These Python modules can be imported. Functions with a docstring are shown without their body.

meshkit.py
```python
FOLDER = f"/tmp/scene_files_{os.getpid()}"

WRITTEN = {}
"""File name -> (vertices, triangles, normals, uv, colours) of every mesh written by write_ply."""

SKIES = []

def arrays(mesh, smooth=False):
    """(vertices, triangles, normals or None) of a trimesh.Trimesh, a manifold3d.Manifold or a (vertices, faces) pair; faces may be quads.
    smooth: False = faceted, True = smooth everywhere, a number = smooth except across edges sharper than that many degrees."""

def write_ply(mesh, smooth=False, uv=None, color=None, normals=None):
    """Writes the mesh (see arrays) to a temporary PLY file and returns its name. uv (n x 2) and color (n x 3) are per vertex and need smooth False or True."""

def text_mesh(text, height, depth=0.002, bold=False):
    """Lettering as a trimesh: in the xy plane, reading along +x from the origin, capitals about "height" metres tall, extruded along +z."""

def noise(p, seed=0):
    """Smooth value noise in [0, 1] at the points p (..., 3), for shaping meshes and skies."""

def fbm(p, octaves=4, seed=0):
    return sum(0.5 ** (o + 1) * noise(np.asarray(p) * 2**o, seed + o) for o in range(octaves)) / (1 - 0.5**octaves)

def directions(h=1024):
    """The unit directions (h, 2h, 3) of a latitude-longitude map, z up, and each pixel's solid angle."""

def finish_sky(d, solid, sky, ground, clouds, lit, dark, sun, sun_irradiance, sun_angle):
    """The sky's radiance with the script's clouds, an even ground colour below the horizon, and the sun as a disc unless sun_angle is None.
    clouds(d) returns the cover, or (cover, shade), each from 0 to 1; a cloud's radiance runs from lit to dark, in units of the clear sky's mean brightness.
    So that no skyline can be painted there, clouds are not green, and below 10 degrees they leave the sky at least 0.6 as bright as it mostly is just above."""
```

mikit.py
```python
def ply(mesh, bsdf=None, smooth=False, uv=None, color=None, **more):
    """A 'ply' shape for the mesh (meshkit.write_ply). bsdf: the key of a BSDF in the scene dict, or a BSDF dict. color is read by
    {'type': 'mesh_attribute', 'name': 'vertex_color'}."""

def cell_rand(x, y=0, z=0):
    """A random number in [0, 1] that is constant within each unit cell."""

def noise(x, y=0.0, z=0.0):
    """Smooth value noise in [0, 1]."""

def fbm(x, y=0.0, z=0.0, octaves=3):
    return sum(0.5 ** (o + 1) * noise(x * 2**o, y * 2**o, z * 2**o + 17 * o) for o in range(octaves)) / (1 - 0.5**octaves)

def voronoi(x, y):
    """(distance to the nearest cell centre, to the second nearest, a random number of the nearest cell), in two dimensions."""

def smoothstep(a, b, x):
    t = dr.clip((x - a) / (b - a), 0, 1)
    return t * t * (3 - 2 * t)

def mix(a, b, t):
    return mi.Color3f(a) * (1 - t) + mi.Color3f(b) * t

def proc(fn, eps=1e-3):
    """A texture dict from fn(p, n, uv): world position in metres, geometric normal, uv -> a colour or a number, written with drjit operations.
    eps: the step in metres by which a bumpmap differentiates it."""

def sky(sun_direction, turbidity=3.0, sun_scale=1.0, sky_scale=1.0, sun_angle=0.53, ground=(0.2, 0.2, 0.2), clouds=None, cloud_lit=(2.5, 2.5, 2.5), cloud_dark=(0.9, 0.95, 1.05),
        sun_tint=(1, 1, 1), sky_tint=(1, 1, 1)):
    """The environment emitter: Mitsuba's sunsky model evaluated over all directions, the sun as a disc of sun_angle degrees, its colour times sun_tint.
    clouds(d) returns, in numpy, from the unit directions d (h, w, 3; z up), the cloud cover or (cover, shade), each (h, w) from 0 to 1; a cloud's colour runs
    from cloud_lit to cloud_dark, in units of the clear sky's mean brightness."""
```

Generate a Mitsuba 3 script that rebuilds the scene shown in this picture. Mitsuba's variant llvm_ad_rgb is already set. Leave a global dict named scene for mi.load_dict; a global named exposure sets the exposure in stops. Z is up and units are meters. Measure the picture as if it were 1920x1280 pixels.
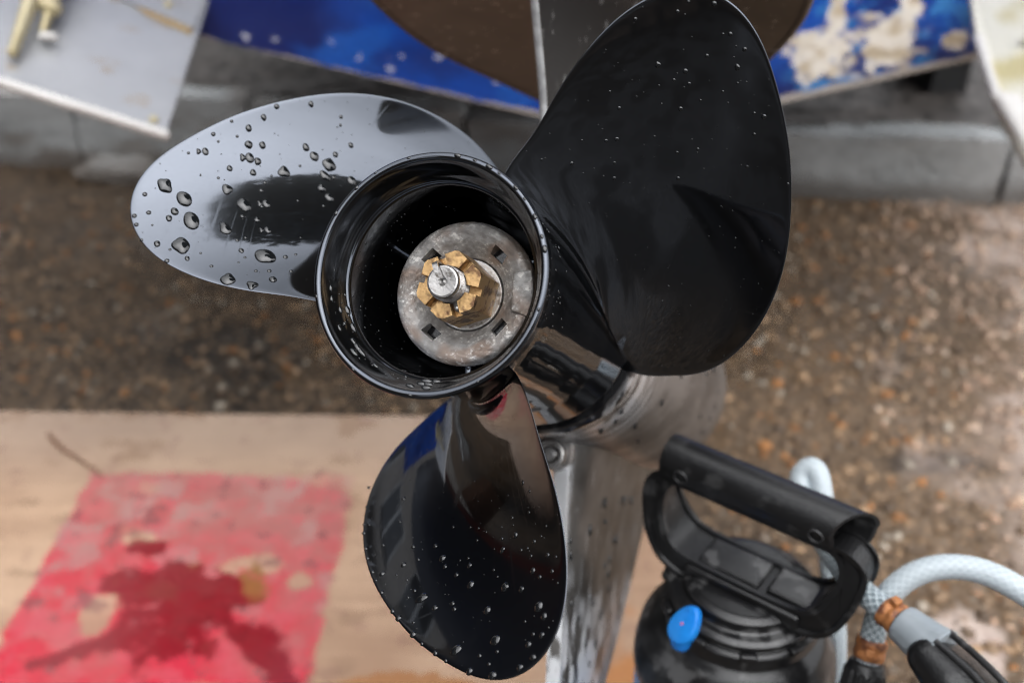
import math, random
import numpy as np, trimesh, manifold3d as m3
import shapely.geometry as sg
import drjit as dr, mitsuba as mi
import mikit, meshkit
from mikit import noise, fbm, voronoi, cell_rand, smoothstep, mix

T = mi.ScalarTransform4f
scene, labels = {}, {}
# ------------------------------------------------------------------ camera, sky, exposure
PITCH = math.radians(32.80)
cam_to = [0.0, math.cos(PITCH), 1.0 - math.sin(PITCH)]
scene['camera'] = {'type': 'thinlens', 'fov': 51.282, 'fov_axis': 'x', 'aperture_radius': 0.0033, 'focus_distance': 0.515,
                   'near_clip': 0.01, 'far_clip': 400.0, 'to_world': T().look_at(origin=[0, 0, 1.0], target=cam_to, up=[0, 0, 1])}
SUN = np.array([0.21, -0.34, 0.90]); SUN /= np.linalg.norm(SUN)


def overcast(d):
    """closed cloud layer, brighter round the hidden sun, broken by soft cloud texture"""
    c = d @ SUN
    glow = np.exp(-(1 - c) / 0.25)
    n = meshkit.fbm(np.stack([d[..., 0] * 3 / (d[..., 2] + .25), d[..., 1] * 3 / (d[..., 2] + .25), d[..., 2] * 0 + 3], -1), 4, 5)
    shade = 1 - glow * 0.9 - 0.25 * (n - 0.5)
    return np.ones(d.shape[:2]), np.clip(shade, 0, 1)


scene['sky'] = mikit.sky(SUN.tolist(), turbidity=4, sun_scale=0.0005, sun_angle=40, clouds=overcast, cloud_lit=(4.6, 4.6, 4.68), cloud_dark=(0.82, 0.84, 0.88))
exposure = 3.45

# ------------------------------------------------------------------ helpers
rng = np.random.default_rng(7)
random.seed(7)


def key_for(name, parent=None):
    base = f'{parent}__{name}' if parent else name
    k, n = base, 0
    while k in scene or k in labels or any(q.startswith(k + '__') for q in scene):
        n += 1
        k = f'{base}_{n:03d}'
    return k


def thing(name, label, cat, group=None):
    k = key_for(name)
    labels[k] = {'label': label, 'category': cat}
    if group:
        labels[k]['group'] = group
    return k


def add(name, mesh, bsdf, parent=None, smooth=30, label=None, **kw):
    k = key_for(name, parent)
    scene[k] = mikit.ply(mesh, bsdf, smooth=smooth, **kw)
    if label:
        labels.setdefault(k, {})['label'] = label
    return k


def solo(name, mesh, bsdf, label, cat, group=None, smooth=30, kind=None, **kw):
    k = add(name, mesh, bsdf, None, smooth, **kw)
    labels[k] = {'label': label}
    if cat:
        labels[k]['category'] = cat
    if group:
        labels[k]['group'] = group
    if kind:
        labels[k]['kind'] = kind
    return k


def tm(v, f):
    return trimesh.Trimesh(np.asarray(v, float), np.asarray(f, int), process=False)


def cat_(*ms):
    return trimesh.util.concatenate([to_tm(m) for m in ms])


def to_tm(m):
    if hasattr(m, 'to_mesh'):
        q = m.to_mesh()
        return tm(q.vert_properties[:, :3], q.tri_verts)
    return m


def to_man(t):
    t = to_tm(t)
    return m3.Manifold(m3.Mesh(np.asarray(t.vertices, np.float32), np.asarray(t.faces, np.uint32)))


def grid_faces(nu, nv, wrap_v=False, flip=False):
    f = []
    for i in range(nu - 1):
        for j in range(nv if wrap_v else nv - 1):
            a, b = i * nv + j, i * nv + (j + 1) % nv
            c, d = a + nv, b + nv
            f += [[a, b, d], [a, d, c]]
    f = np.array(f)
    return f[:, ::-1] if flip else f


def unit(v):
    v = np.asarray(v, float)
    return v / np.linalg.norm(v)


def frame_of(ax):
    ax = unit(ax)
    e = unit(np.cross([0.31, 0.2, 0.93], ax)) if abs(ax @ unit([0.31, 0.2, 0.93])) < 0.95 else unit(np.cross([1, 0, 0], ax))
    return e, np.cross(ax, e), ax


def revolve(profile, n=96):
    """closed or open (a, r) profile turned round the local axis; returns (a, y, z) points as mesh in local frame"""
    p = np.asarray(profile, float)
    t = np.linspace(0, 2 * np.pi, n, endpoint=False)
    v = np.stack([np.repeat(p[:, 0], n), (p[:, 1:2] * np.cos(t)).ravel(), (p[:, 1:2] * np.sin(t)).ravel()], 1)
    return tm(v, grid_faces(len(p), n, True))


def place(mesh, o, ax, ex=None):
    """local (axis, y, z) mesh to the world: axis along ax"""
    mesh = to_tm(mesh).copy()
    if ex is None:
        e, g, a = frame_of(ax)
    else:
        a = unit(ax); e = unit(np.asarray(ex) - a * np.dot(ex, a)); g = np.cross(a, e)
    v = mesh.vertices
    mesh.vertices = np.asarray(o) + v[:, :1] * a + v[:, 1:2] * e + v[:, 2:3] * g
    return mesh


def rnd(profile, r=0.001, n=4):
    """round the corners of a polyline profile"""
    p = np.asarray(profile, float); out = [p[0]]
    for i in range(1, len(p) - 1):
        a, b, c = p[i - 1], p[i], p[i + 1]
        la, lc = np.linalg.norm(a - b), np.linalg.norm(c - b)
        q = min(r, la * .45, lc * .45)
        s, e = b + (a - b) / max(la, 1e-9) * q, b + (c - b) / max(lc, 1e-9) * q
        for t in np.linspace(0, 1, n):
            out.append((1 - t) ** 2 * s + 2 * t * (1 - t) * b + t * t * e)
    out.append(p[-1])
    return np.array(out)


def spline(pts, n=60):
    from scipy.interpolate import CubicSpline
    p = np.asarray(pts, float)
    s = np.concatenate([[0], np.cumsum(np.linalg.norm(np.diff(p, axis=0), axis=1) ** 0.7)])
    return CubicSpline(s, p)(np.linspace(0, s[-1], n))


def tube(path, r, n=24, caps=True, uv=False):
    p = np.asarray(path, float)
    r = np.broadcast_to(np.asarray(r, float), len(p))
    tg = np.gradient(p, axis=0); tg /= np.linalg.norm(tg, axis=1, keepdims=True)
    e, g, _ = frame_of(tg[0])
    vs = []
    th = np.linspace(0, 2 * np.pi, n + 1)
    for i in range(len(p)):
        e = unit(e - tg[i] * (e @ tg[i])); g = np.cross(tg[i], e)
        vs.append(p[i] + r[i] * (np.cos(th)[:, None] * e + np.sin(th)[:, None] * g))
    v = np.concatenate(vs)
    f = grid_faces(len(p), n + 1, False)
    s = np.concatenate([[0], np.cumsum(np.linalg.norm(np.diff(p, axis=0), axis=1))])
    uvs = np.stack([np.tile(th / (2 * np.pi), len(p)), np.repeat(s, n + 1)], 1)
    if caps:
        v = np.vstack([v, p[0], p[-1]]); uvs = np.vstack([uvs, [0, 0], [0, s[-1]]])
        a, b = len(v) - 2, len(v) - 1; k0 = (len(p) - 1) * (n + 1)
        f = np.vstack([f, [[a, j + 1, j] for j in range(n)], [[b, k0 + j, k0 + j + 1] for j in range(n)]])
    m = tm(v, f)
    return (m, uvs) if uv else m


def rbox(sx, sy, sz, r=0.003, seg=8):
    """rounded box, centred"""
    b = [m3.Manifold.sphere(r, seg).translate([x * (sx / 2 - r), y * (sy / 2 - r), z * (sz / 2 - r)]) for x in (-1, 1) for y in (-1, 1) for z in (-1, 1)]
    return to_tm(m3.Manifold.batch_hull(b))


def at(mesh, o, ex=(1, 0, 0), ez=(0, 0, 1)):
    m = to_tm(mesh).copy()
    ex = unit(ex); ez = np.asarray(ez, float); ez = unit(ez - ex * (ez @ ex)); ey = np.cross(ez, ex)
    v = m.vertices
    m.vertices = np.asarray(o) + v[:, :1] * ex + v[:, 1:2] * ey + v[:, 2:3] * ez
    return m


def hull_pts(pts, r, seg=10):
    return m3.Manifold.batch_hull([m3.Manifold.sphere(float(q), seg).translate([float(c) for c in p]) for p, q in zip(pts, np.broadcast_to(r, len(pts)))])


def prism(poly, h, bev=0.0):
    """shapely polygon (x, y) extruded from z=0 to h"""
    return trimesh.creation.extrude_polygon(poly, h, engine='earcut')


# ------------------------------------------------------------------ materials
def rgb(c):
    return {'type': 'rgb', 'value': list(c)}


def pr(name, base, rough=0.5, **kw):
    d = {'type': 'principled', 'base_color': rgb(base) if isinstance(base, (tuple, list)) else mikit.proc(base), 'roughness': rough if isinstance(rough, (int, float)) else mikit.proc(rough), **kw}
    scene[name] = {'type': 'twosided', 'bsdf': d}
    return name


def bump(name, base, rough, fn, eps=1e-3, scale=1.0, **kw):
    d = {'type': 'principled', 'base_color': rgb(base) if isinstance(base, (tuple, list)) else mikit.proc(base), 'roughness': rough if isinstance(rough, (int, float)) else mikit.proc(rough), **kw}
    scene[name] = {'type': 'twosided', 'bsdf': {'type': 'bumpmap', 'arbitrary': mikit.proc(fn, eps), 'scale': scale, 'bsdf': d}}
    return name


# engine frame: origin at the middle of the propeller's rear rim, A forward along the shaft, E to the right, U up in the propeller's plane
O = np.array([-0.03805, 0.41979, 0.76573])
A = unit([0.28552, 0.72969, -0.62132]); E = unit([0.95837, -0.21739, 0.1851]); U = np.cross(E, A)
DN = -0.04671 * E + -0.99891 * U      # towards the skeg's tip
SD = 0.99891 * E + -0.04671 * U       # sideways


def ef(a, b, c):
    return O + np.multiply.outer(a, A) + np.multiply.outer(b, E) + np.multiply.outer(c, U)


def eng(mesh):
    m = to_tm(mesh).copy(); v = m.vertices
    m.vertices = O + v[:, :1] * A + v[:, 1:2] * E + v[:, 2:3] * U
    return m


def axial(p):
    q = p - mi.Point3f(*O.tolist())
    return dr.dot(q, mi.Vector3f(*A.tolist())), dr.dot(q, mi.Vector3f(*SD.tolist())), dr.dot(q, mi.Vector3f(*DN.tolist()))


def paint_rough(p, n, uv):
    m = smoothstep(0.45, 0.75, fbm(p.x * 25, p.y * 25, p.z * 25))
    dust = smoothstep(0.60, 0.72, fbm(p.x * 420, p.y * 420, p.z * 420, 3)) * smoothstep(0.42, 0.62, fbm(p.x * 14 + 5, p.y * 14, p.z * 14, 3))
    q = p.x * 0.5 + p.y * 0.3 - p.z * 0.8
    t = p.x * 0.8 + p.z * 0.5 + 0.3 * p.y
    scr = smoothstep(0.71, 0.76, fbm(q * 900, t * 30, 4, 2)) * smoothstep(0.5, 0.6, fbm(p.x * 18, p.y * 18, p.z * 18 + 9, 2))
    return 0.045 + 0.05 * m + 0.10 * dust + 0.12 * scr


pr('gloss_black', (0.090, 0.099, 0.116), paint_rough, metallic=0.99, specular=0.6, clearcoat=0.6, clearcoat_gloss=0.97)
pr('barrel_black', (0.005, 0.005, 0.006), 0.12, specular=0.5)


def washer_col(p, n, uv):
    a = fbm(p.x * 130, p.y * 130, p.z * 130, 4)
    b = fbm(p.x * 420 + 7, p.y * 420, p.z * 420, 3)
    c = fbm(p.x * 60 + 31, p.y * 60, p.z * 60 + 5, 3)
    e = fbm(p.x * 900 + 7, p.y * 900, p.z * 900, 3)
    col = mix((0.21, 0.20, 0.19), (0.36, 0.35, 0.335), smoothstep(0.35, 0.65, 0.6 * a + 0.4 * b))
    col = mix(col, (0.24, 0.15, 0.10), smoothstep(0.5, 0.7, c) * 0.6)
    col = mix(col, (0.12, 0.11, 0.10), smoothstep(0.58, 0.7, fbm(p.x * 90 + 3, p.y * 90, p.z * 90, 3)) * 0.5)
    return mix(col, (0.68, 0.66, 0.62), smoothstep(0.52, 0.70, 0.5 * b + 0.5 * e) * smoothstep(0.42, 0.62, a) * 0.8)


bump('corroded_metal', washer_col, lambda p, n, uv: 0.42 + 0.3 * fbm(p.x * 200, p.y * 200, p.z * 200), lambda p, n, uv: 0.0007 * fbm(p.x * 500, p.y * 500, p.z * 500, 3), 2e-4, metallic=0.35)
bump('brass', lambda p, n, uv: mix((0.46, 0.29, 0.13), (0.13, 0.07, 0.035), smoothstep(0.46, 0.72, fbm(p.x * 230, p.y * 230, p.z * 230))),
     lambda p, n, uv: 0.24 + 0.3 * fbm(p.x * 300, p.y * 300, p.z * 300), lambda p, n, uv: 0.00022 * fbm(p.x * 700, p.y * 700, p.z * 700, 2), 2e-4, metallic=0.75)
bump('bright_steel', lambda p, n, uv: mix((0.36, 0.35, 0.34), (0.15, 0.135, 0.12), smoothstep(0.55, 0.8, fbm(p.x * 300, p.y * 300, p.z * 300))),
     0.36, lambda p, n, uv: 0.00014 * fbm(p.x * 900, p.y * 900, p.z * 900, 2), 2e-4, metallic=0.9)


def gear_col(p, n, uv):
    a, b, c = axial(p)
    g = fbm(p.x * 40, p.y * 40, p.z * 40, 3)
    f = fbm(a * 120, b * 500, c * 60, 3)
    sc = fbm(a * 260, b * 40, c * 40, 4)
    col = mix((0.10, 0.096, 0.092), (0.19, 0.182, 0.174), smoothstep(0.3, 0.7, g))
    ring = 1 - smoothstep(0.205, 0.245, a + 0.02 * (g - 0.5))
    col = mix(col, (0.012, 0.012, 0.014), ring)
    edge = smoothstep(0.44, 0.58, fbm(p.x * 130, p.y * 130, p.z * 80, 4)) * smoothstep(0.196, 0.206, a) * (1 - smoothstep(0.225, 0.262, a))
    col = mix(col, (0.62, 0.62, 0.63), edge * 0.9)
    col = mix(col, (0.05, 0.048, 0.045), smoothstep(0.58, 0.72, fbm(p.x * 22 + 8, p.y * 22, p.z * 22, 4)) * smoothstep(0.24, 0.3, a) * 0.6)
    band = smoothstep(0.42, 0.58, sc) * smoothstep(0.200, 0.212, a) * (1 - smoothstep(0.24, 0.30, a + 0.03 * (g - 0.5)))
    col = mix(col, (0.66, 0.66, 0.67), band * 0.85)
    return mix(col, (0.3, 0.3, 0.3), smoothstep(0.66, 0.75, f) * 0.35)


def gear_rough(p, n, uv):
    a, b, c = axial(p)
    return 0.12 + 0.16 * smoothstep(0.2, 0.26, a) + 0.16 * fbm(p.x * 60, p.y * 60, p.z * 60)


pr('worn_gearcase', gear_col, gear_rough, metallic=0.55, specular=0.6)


def skeg_col(p, n, uv):
    a, b, c = axial(p)
    g = fbm(p.x * 35, p.y * 35, p.z * 35, 3)
    s = fbm(a * 130, b * 130, c * 45, 4)
    col = mix((0.05, 0.046, 0.042), (0.10, 0.094, 0.087), smoothstep(0.3, 0.7, g))
    low = smoothstep(0.165, 0.215, c + 0.07 * (s - 0.5))
    scr = smoothstep(0.5, 0.62, s) * smoothstep(0.12, 0.2, c) + smoothstep(0.62, 0.72, s) * 0.4
    col = mix(col, (0.42, 0.43, 0.44), dr.clip(scr, 0, 1) * 0.38)
    col = mix(col, (0.62, 0.63, 0.65), low * smoothstep(0.36, 0.5, s))
    trail = 1 - smoothstep(0.262, 0.272, a + 0.006 * (s - 0.5))
    return mix(col, (0.6, 0.61, 0.62), trail * smoothstep(0.3, 0.45, s))


pr('worn_skeg', skeg_col, lambda p, n, uv: 0.16 + 0.2 * fbm(p.x * 60, p.y * 60, p.z * 60), metallic=0.4, specular=0.5)
bump('plate_underside', lambda p, n, uv: mix(mix((0.05, 0.036, 0.027), (0.11, 0.085, 0.065), fbm(p.x * 30, p.y * 30, p.z * 30)), (0.3, 0.27, 0.24), smoothstep(0.66, 0.76, fbm(p.x * 140, p.y * 140, p.z * 140, 3)) * 0.6), 0.33, lambda p, n, uv: 0.0004 * fbm(p.x * 150, p.y * 150, p.z * 150, 3), 5e-4, metallic=0.4)
pr('strut_grey', lambda p, n, uv: mix((0.016, 0.016, 0.017), (0.25, 0.25, 0.25), smoothstep(0.64, 0.76, fbm(p.x * 120, p.y * 120, p.z * 60, 4)) * 0.6), 0.45, metallic=0.0, specular=0.3)
pr('strut_edge', lambda p, n, uv: mix((0.12, 0.12, 0.12), (0.55, 0.55, 0.55), fbm(p.x * 150, p.y * 150, p.z * 150)), 0.35, metallic=0.4)
pr('cowl_black', (0.012, 0.012, 0.014), 0.2, clearcoat=0.6)


def tarmac_col(p, n, uv):
    g = fbm(p.x * 2.3 + 3, p.y * 2.3, 0, 4)
    dry = smoothstep(0.1, 0.75, p.x + 0.5 * (fbm(p.x * 3, p.y * 3 + 9, 0, 3) - 0.5)) * smoothstep(-0.1, 0.9, p.y)
    f = fbm(p.x * 90, p.y * 90, 0, 3)
    d1, d2, c1 = voronoi(p.x * 75, p.y * 75)
    d3, d4, c2 = voronoi(p.x * 140 + 3, p.y * 140)
    col = mix((0.021, 0.0135, 0.0075), (0.066, 0.043, 0.024), smoothstep(0.3, 0.75, f))
    col = mix(col, mix(col, (0.17, 0.112, 0.066), 0.75), dry)
    stone = smoothstep(0.5, 0.25, d1) * smoothstep(0.55, 0.75, c1)
    col = mix(col, mix((0.12, 0.072, 0.04), (0.36, 0.24, 0.14), c2), stone * (0.4 + 0.5 * dry))
    col = mix(col, (0.33, 0.25, 0.18), smoothstep(0.35, 0.2, d3) * smoothstep(0.8, 0.95, c2) * (0.35 + 0.5 * dry))
    dark = smoothstep(0.58, 0.72, g)
    col = mix(col, mi.Color3f(col) * 0.45, dark * (1 - dry * 0.6))
    damp = smoothstep(1.3, 0.6, dr.sqrt(dr.square((p.x + 0.485) / 0.10) + dr.square((p.y - 1.545) / 0.10)) + 1.3 * (fbm(p.x * 14, p.y * 14, 3, 3) - 0.5))
    damp = dr.maximum(damp, smoothstep(1.2, 0.6, dr.sqrt(dr.square((p.x - 0.63) / 0.10) + dr.square((p.y - 1.22) / 0.03)) + 1.5 * (fbm(p.x * 14, p.y * 14, 8, 3) - 0.5)))
    col = col * (1 - 0.7 * damp)
    pale = smoothstep(0.0, 0.16, p.x - 0.70 - 0.13 * (p.y - 1.4) + 0.5 * (fbm(p.x * 5, p.y * 5, 4, 4) - 0.5)) * smoothstep(0.34, 0.52, fbm(p.x * 7, p.y * 7, 12, 4)) * smoothstep(2.6, 1.5, p.x + 0.6 * (fbm(p.x * 2, p.y * 2, 6, 3) - 0.5)) * smoothstep(0.1, 0.6, p.y)
    spot = smoothstep(1.1, 0.7, dr.sqrt(dr.square((p.x - 0.545) / 0.055) + dr.square((p.y - 0.885) / 0.05)) + 1.2 * (fbm(p.x * 30, p.y * 30, 2, 3) - 0.5))
    col = mix(col, mix((0.40, 0.30, 0.25), (0.60, 0.50, 0.43), f), dr.maximum(pale * 0.85, spot))
    return mix((0.016, 0.014, 0.012), col, smoothstep(-0.1, 0.45, p.y))


bump('wet_tarmac', tarmac_col, lambda p, n, uv: 0.32 + 0.5 * smoothstep(0.35, 0.65, fbm(p.x * 4, p.y * 4, 1, 3)), lambda p, n, uv: 0.004 * fbm(p.x * 80, p.y * 80, 0, 3), 2e-3)
scene['stone_tint'] = {'type': 'twosided', 'bsdf': {'type': 'principled', 'base_color': {'type': 'mesh_attribute', 'name': 'vertex_color'}, 'roughness': 0.45, 'specular': 0.5}}

BO, BX, BY = np.array([-0.599, 1.177]), unit([1.0, -0.018]), unit([0.018, 1.0])   # corner of the red square and the board's directions


def board_uv(p):
    x, y = p.x - BO[0], p.y - BO[1]
    return x * BX[0] + y * BX[1], -(x * BY[0] + y * BY[1])


def seg(u, v, a, b, r0, r1):
    """how far inside a tapering stroke from a to b"""
    dx, dy = b[0] - a[0], b[1] - a[1]
    t = dr.clip(((u - a[0]) * dx + (v - a[1]) * dy) / (dx * dx + dy * dy), 0, 1)
    return dr.sqrt(dr.square(u - a[0] - t * dx) + dr.square(v - a[1] - t * dy)) / (r0 + (r1 - r0) * t)


def board_wet(u, v):
    w = (fbm(u * 22 + 3, v * 22, 2, 4) - 0.5) * 1.9 + (fbm(u * 75, v * 75, 6, 3) - 0.5) * 1.5
    m = seg(u, v, (0.10, 0.208), (0.17, 0.225), 0.014, 0.03)
    m = dr.minimum(m, seg(u, v, (0.17, 0.228), (0.275, 0.225), 0.03, 0.022))
    m = dr.minimum(m, seg(u, v, (0.20, 0.24), (0.21, 0.285), 0.05, 0.045))
    m = dr.minimum(m, seg(u, v, (0.18, 0.285), (0.05, 0.345), 0.018, 0.009))
    m = dr.minimum(m, seg(u, v, (0.24, 0.265), (0.30, 0.30), 0.02, 0.016))
    m = dr.minimum(m, seg(u, v, (0.30, 0.30), (0.352, 0.37), 0.016, 0.012))
    m = dr.minimum(m, seg(u, v, (0.112, 0.150), (0.135, 0.151), 0.010, 0.012))
    return smoothstep(1.45, 0.7, m + w)


def board_col(p, n, uv):
    u, v = board_uv(p)
    g = fbm(u * 9, v * 9, 0, 4)
    grain = fbm(u * 6, v * 90, 3, 3)
    f = fbm(u * 60, v * 60, 5, 3)
    col = mix((0.35, 0.215, 0.135), (0.50, 0.335, 0.22), smoothstep(0.25, 0.75, 0.72 * g + 0.28 * grain))
    col = mix(col, (0.33, 0.26, 0.21), smoothstep(0.10, -0.12, v) * 0.6)
    knot = fbm(u * 17 + 40, v * 30, 4, 3)
    col = mix(col, (0.25, 0.15, 0.09), smoothstep(0.66, 0.8, knot) * 0.5)
    e = 0.018 * (fbm(u * 35, v * 35, 8, 4) - 0.5)
    sq = smoothstep(-0.004, 0.005, u + e) * smoothstep(0.383, 0.370, u + e) * smoothstep(-0.006, 0.010, v + e) * smoothstep(0.405, 0.4, v + e)
    fade = smoothstep(-0.05, 0.42, v + 0.35 * (g - 0.5) + 0.2 * (f - 0.5))
    red = mix((0.37, 0.115, 0.115), (0.52, 0.012, 0.035), fade)
    red = mix(red, (0.38, 0.195, 0.185), smoothstep(0.47, 0.66, fbm(u * 24 + 5, v * 24, 1, 4)) * smoothstep(0.45, 0.05, v) * 0.85)
    red = mix(red, (0.52, 0.075, 0.10), smoothstep(0.5, 0.7, fbm(u * 45, v * 45, 14, 3)) * 0.5)
    worn = 0.6 * smoothstep(0.66, 0.76, fbm(u * 13 + 1.7, v * 13 + 4, 6, 4))
    for (cu, cv, ru, rv) in ((0.275, 0.178, 0.045, 0.020), (0.10, 0.262, 0.022, 0.026), (0.335, 0.205, 0.02, 0.015), (0.12, 0.135, 0.03, 0.012)):
        worn = dr.maximum(worn, smoothstep(1.15, 0.75, dr.sqrt(dr.square((u - cu) / ru) + dr.square((v - cv) / rv)) + 1.7 * (fbm(u * 30, v * 30, 3, 4) - 0.5)))
    col = mix(col, red, sq * (1 - worn * 0.85) * (0.78 + 0.22 * fade))
    flecks = smoothstep(0.67, 0.75, fbm(u * 40, v * 40 + 11, 2, 4))
    col = mix(col, (0.17, 0.06, 0.06), flecks * (0.2 + 0.4 * sq))
    edge = smoothstep(0.46, 0.58, fbm(u * 12 + 7, v * 12, 9, 4)) * smoothstep(-0.03, -0.14, u) * smoothstep(0.05, 0.2, v)
    col = mix(col, (0.50, 0.20, 0.16), edge * 0.7)
    w = board_wet(u, v)
    deep = mix((0.19, 0.006, 0.011), (0.25, 0.12, 0.035), smoothstep(0.56, 0.64, fbm(u * 14, v * 14 + 3, 3, 3)) * smoothstep(0.26, 0.22, v))
    col = mix(col, deep, w * sq * 0.85)
    st = dr.sqrt(dr.square((u - 0.48) / 0.1) + dr.square((v - 0.385) / 0.04)) + 0.5 * (f - 0.5)
    col = mix(col, (0.33, 0.14, 0.045), smoothstep(1.1, 0.85, st) * 0.85)
    rust = smoothstep(0.50, 0.62, fbm(u * 10, v * 10, 15, 3)) * smoothstep(0.55, 0.68, u)
    return mix(col, (0.42, 0.17, 0.05), rust * 0.85)


def board_rough(p, n, uv):
    u, v = board_uv(p)
    return 0.62 - 0.4 * board_wet(u, v)


pr('painted_ply', board_col, board_rough)


def conc_col(p, n, uv):
    g = fbm(p.x * 6, p.y * 6, p.z * 6, 4)
    f = fbm(p.x * 70, p.y * 70, p.z * 70, 3)
    col = mix((0.29, 0.305, 0.305), (0.44, 0.455, 0.455), smoothstep(0.3, 0.7, 0.7 * g + 0.3 * f))
    col = mix(col, (0.16, 0.13, 0.105), smoothstep(0.45, 0.65, fbm(p.x * 7, p.y * 7, p.z * 16 + 4, 4)) * 0.6 * smoothstep(0.9, -0.3, p.x))
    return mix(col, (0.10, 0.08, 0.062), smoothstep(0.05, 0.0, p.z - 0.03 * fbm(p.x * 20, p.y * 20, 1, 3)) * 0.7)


bump('concrete', conc_col, 0.75, lambda p, n, uv: 0.004 * fbm(p.x * 60, p.y * 60, p.z * 60, 4), 2e-3)


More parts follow.
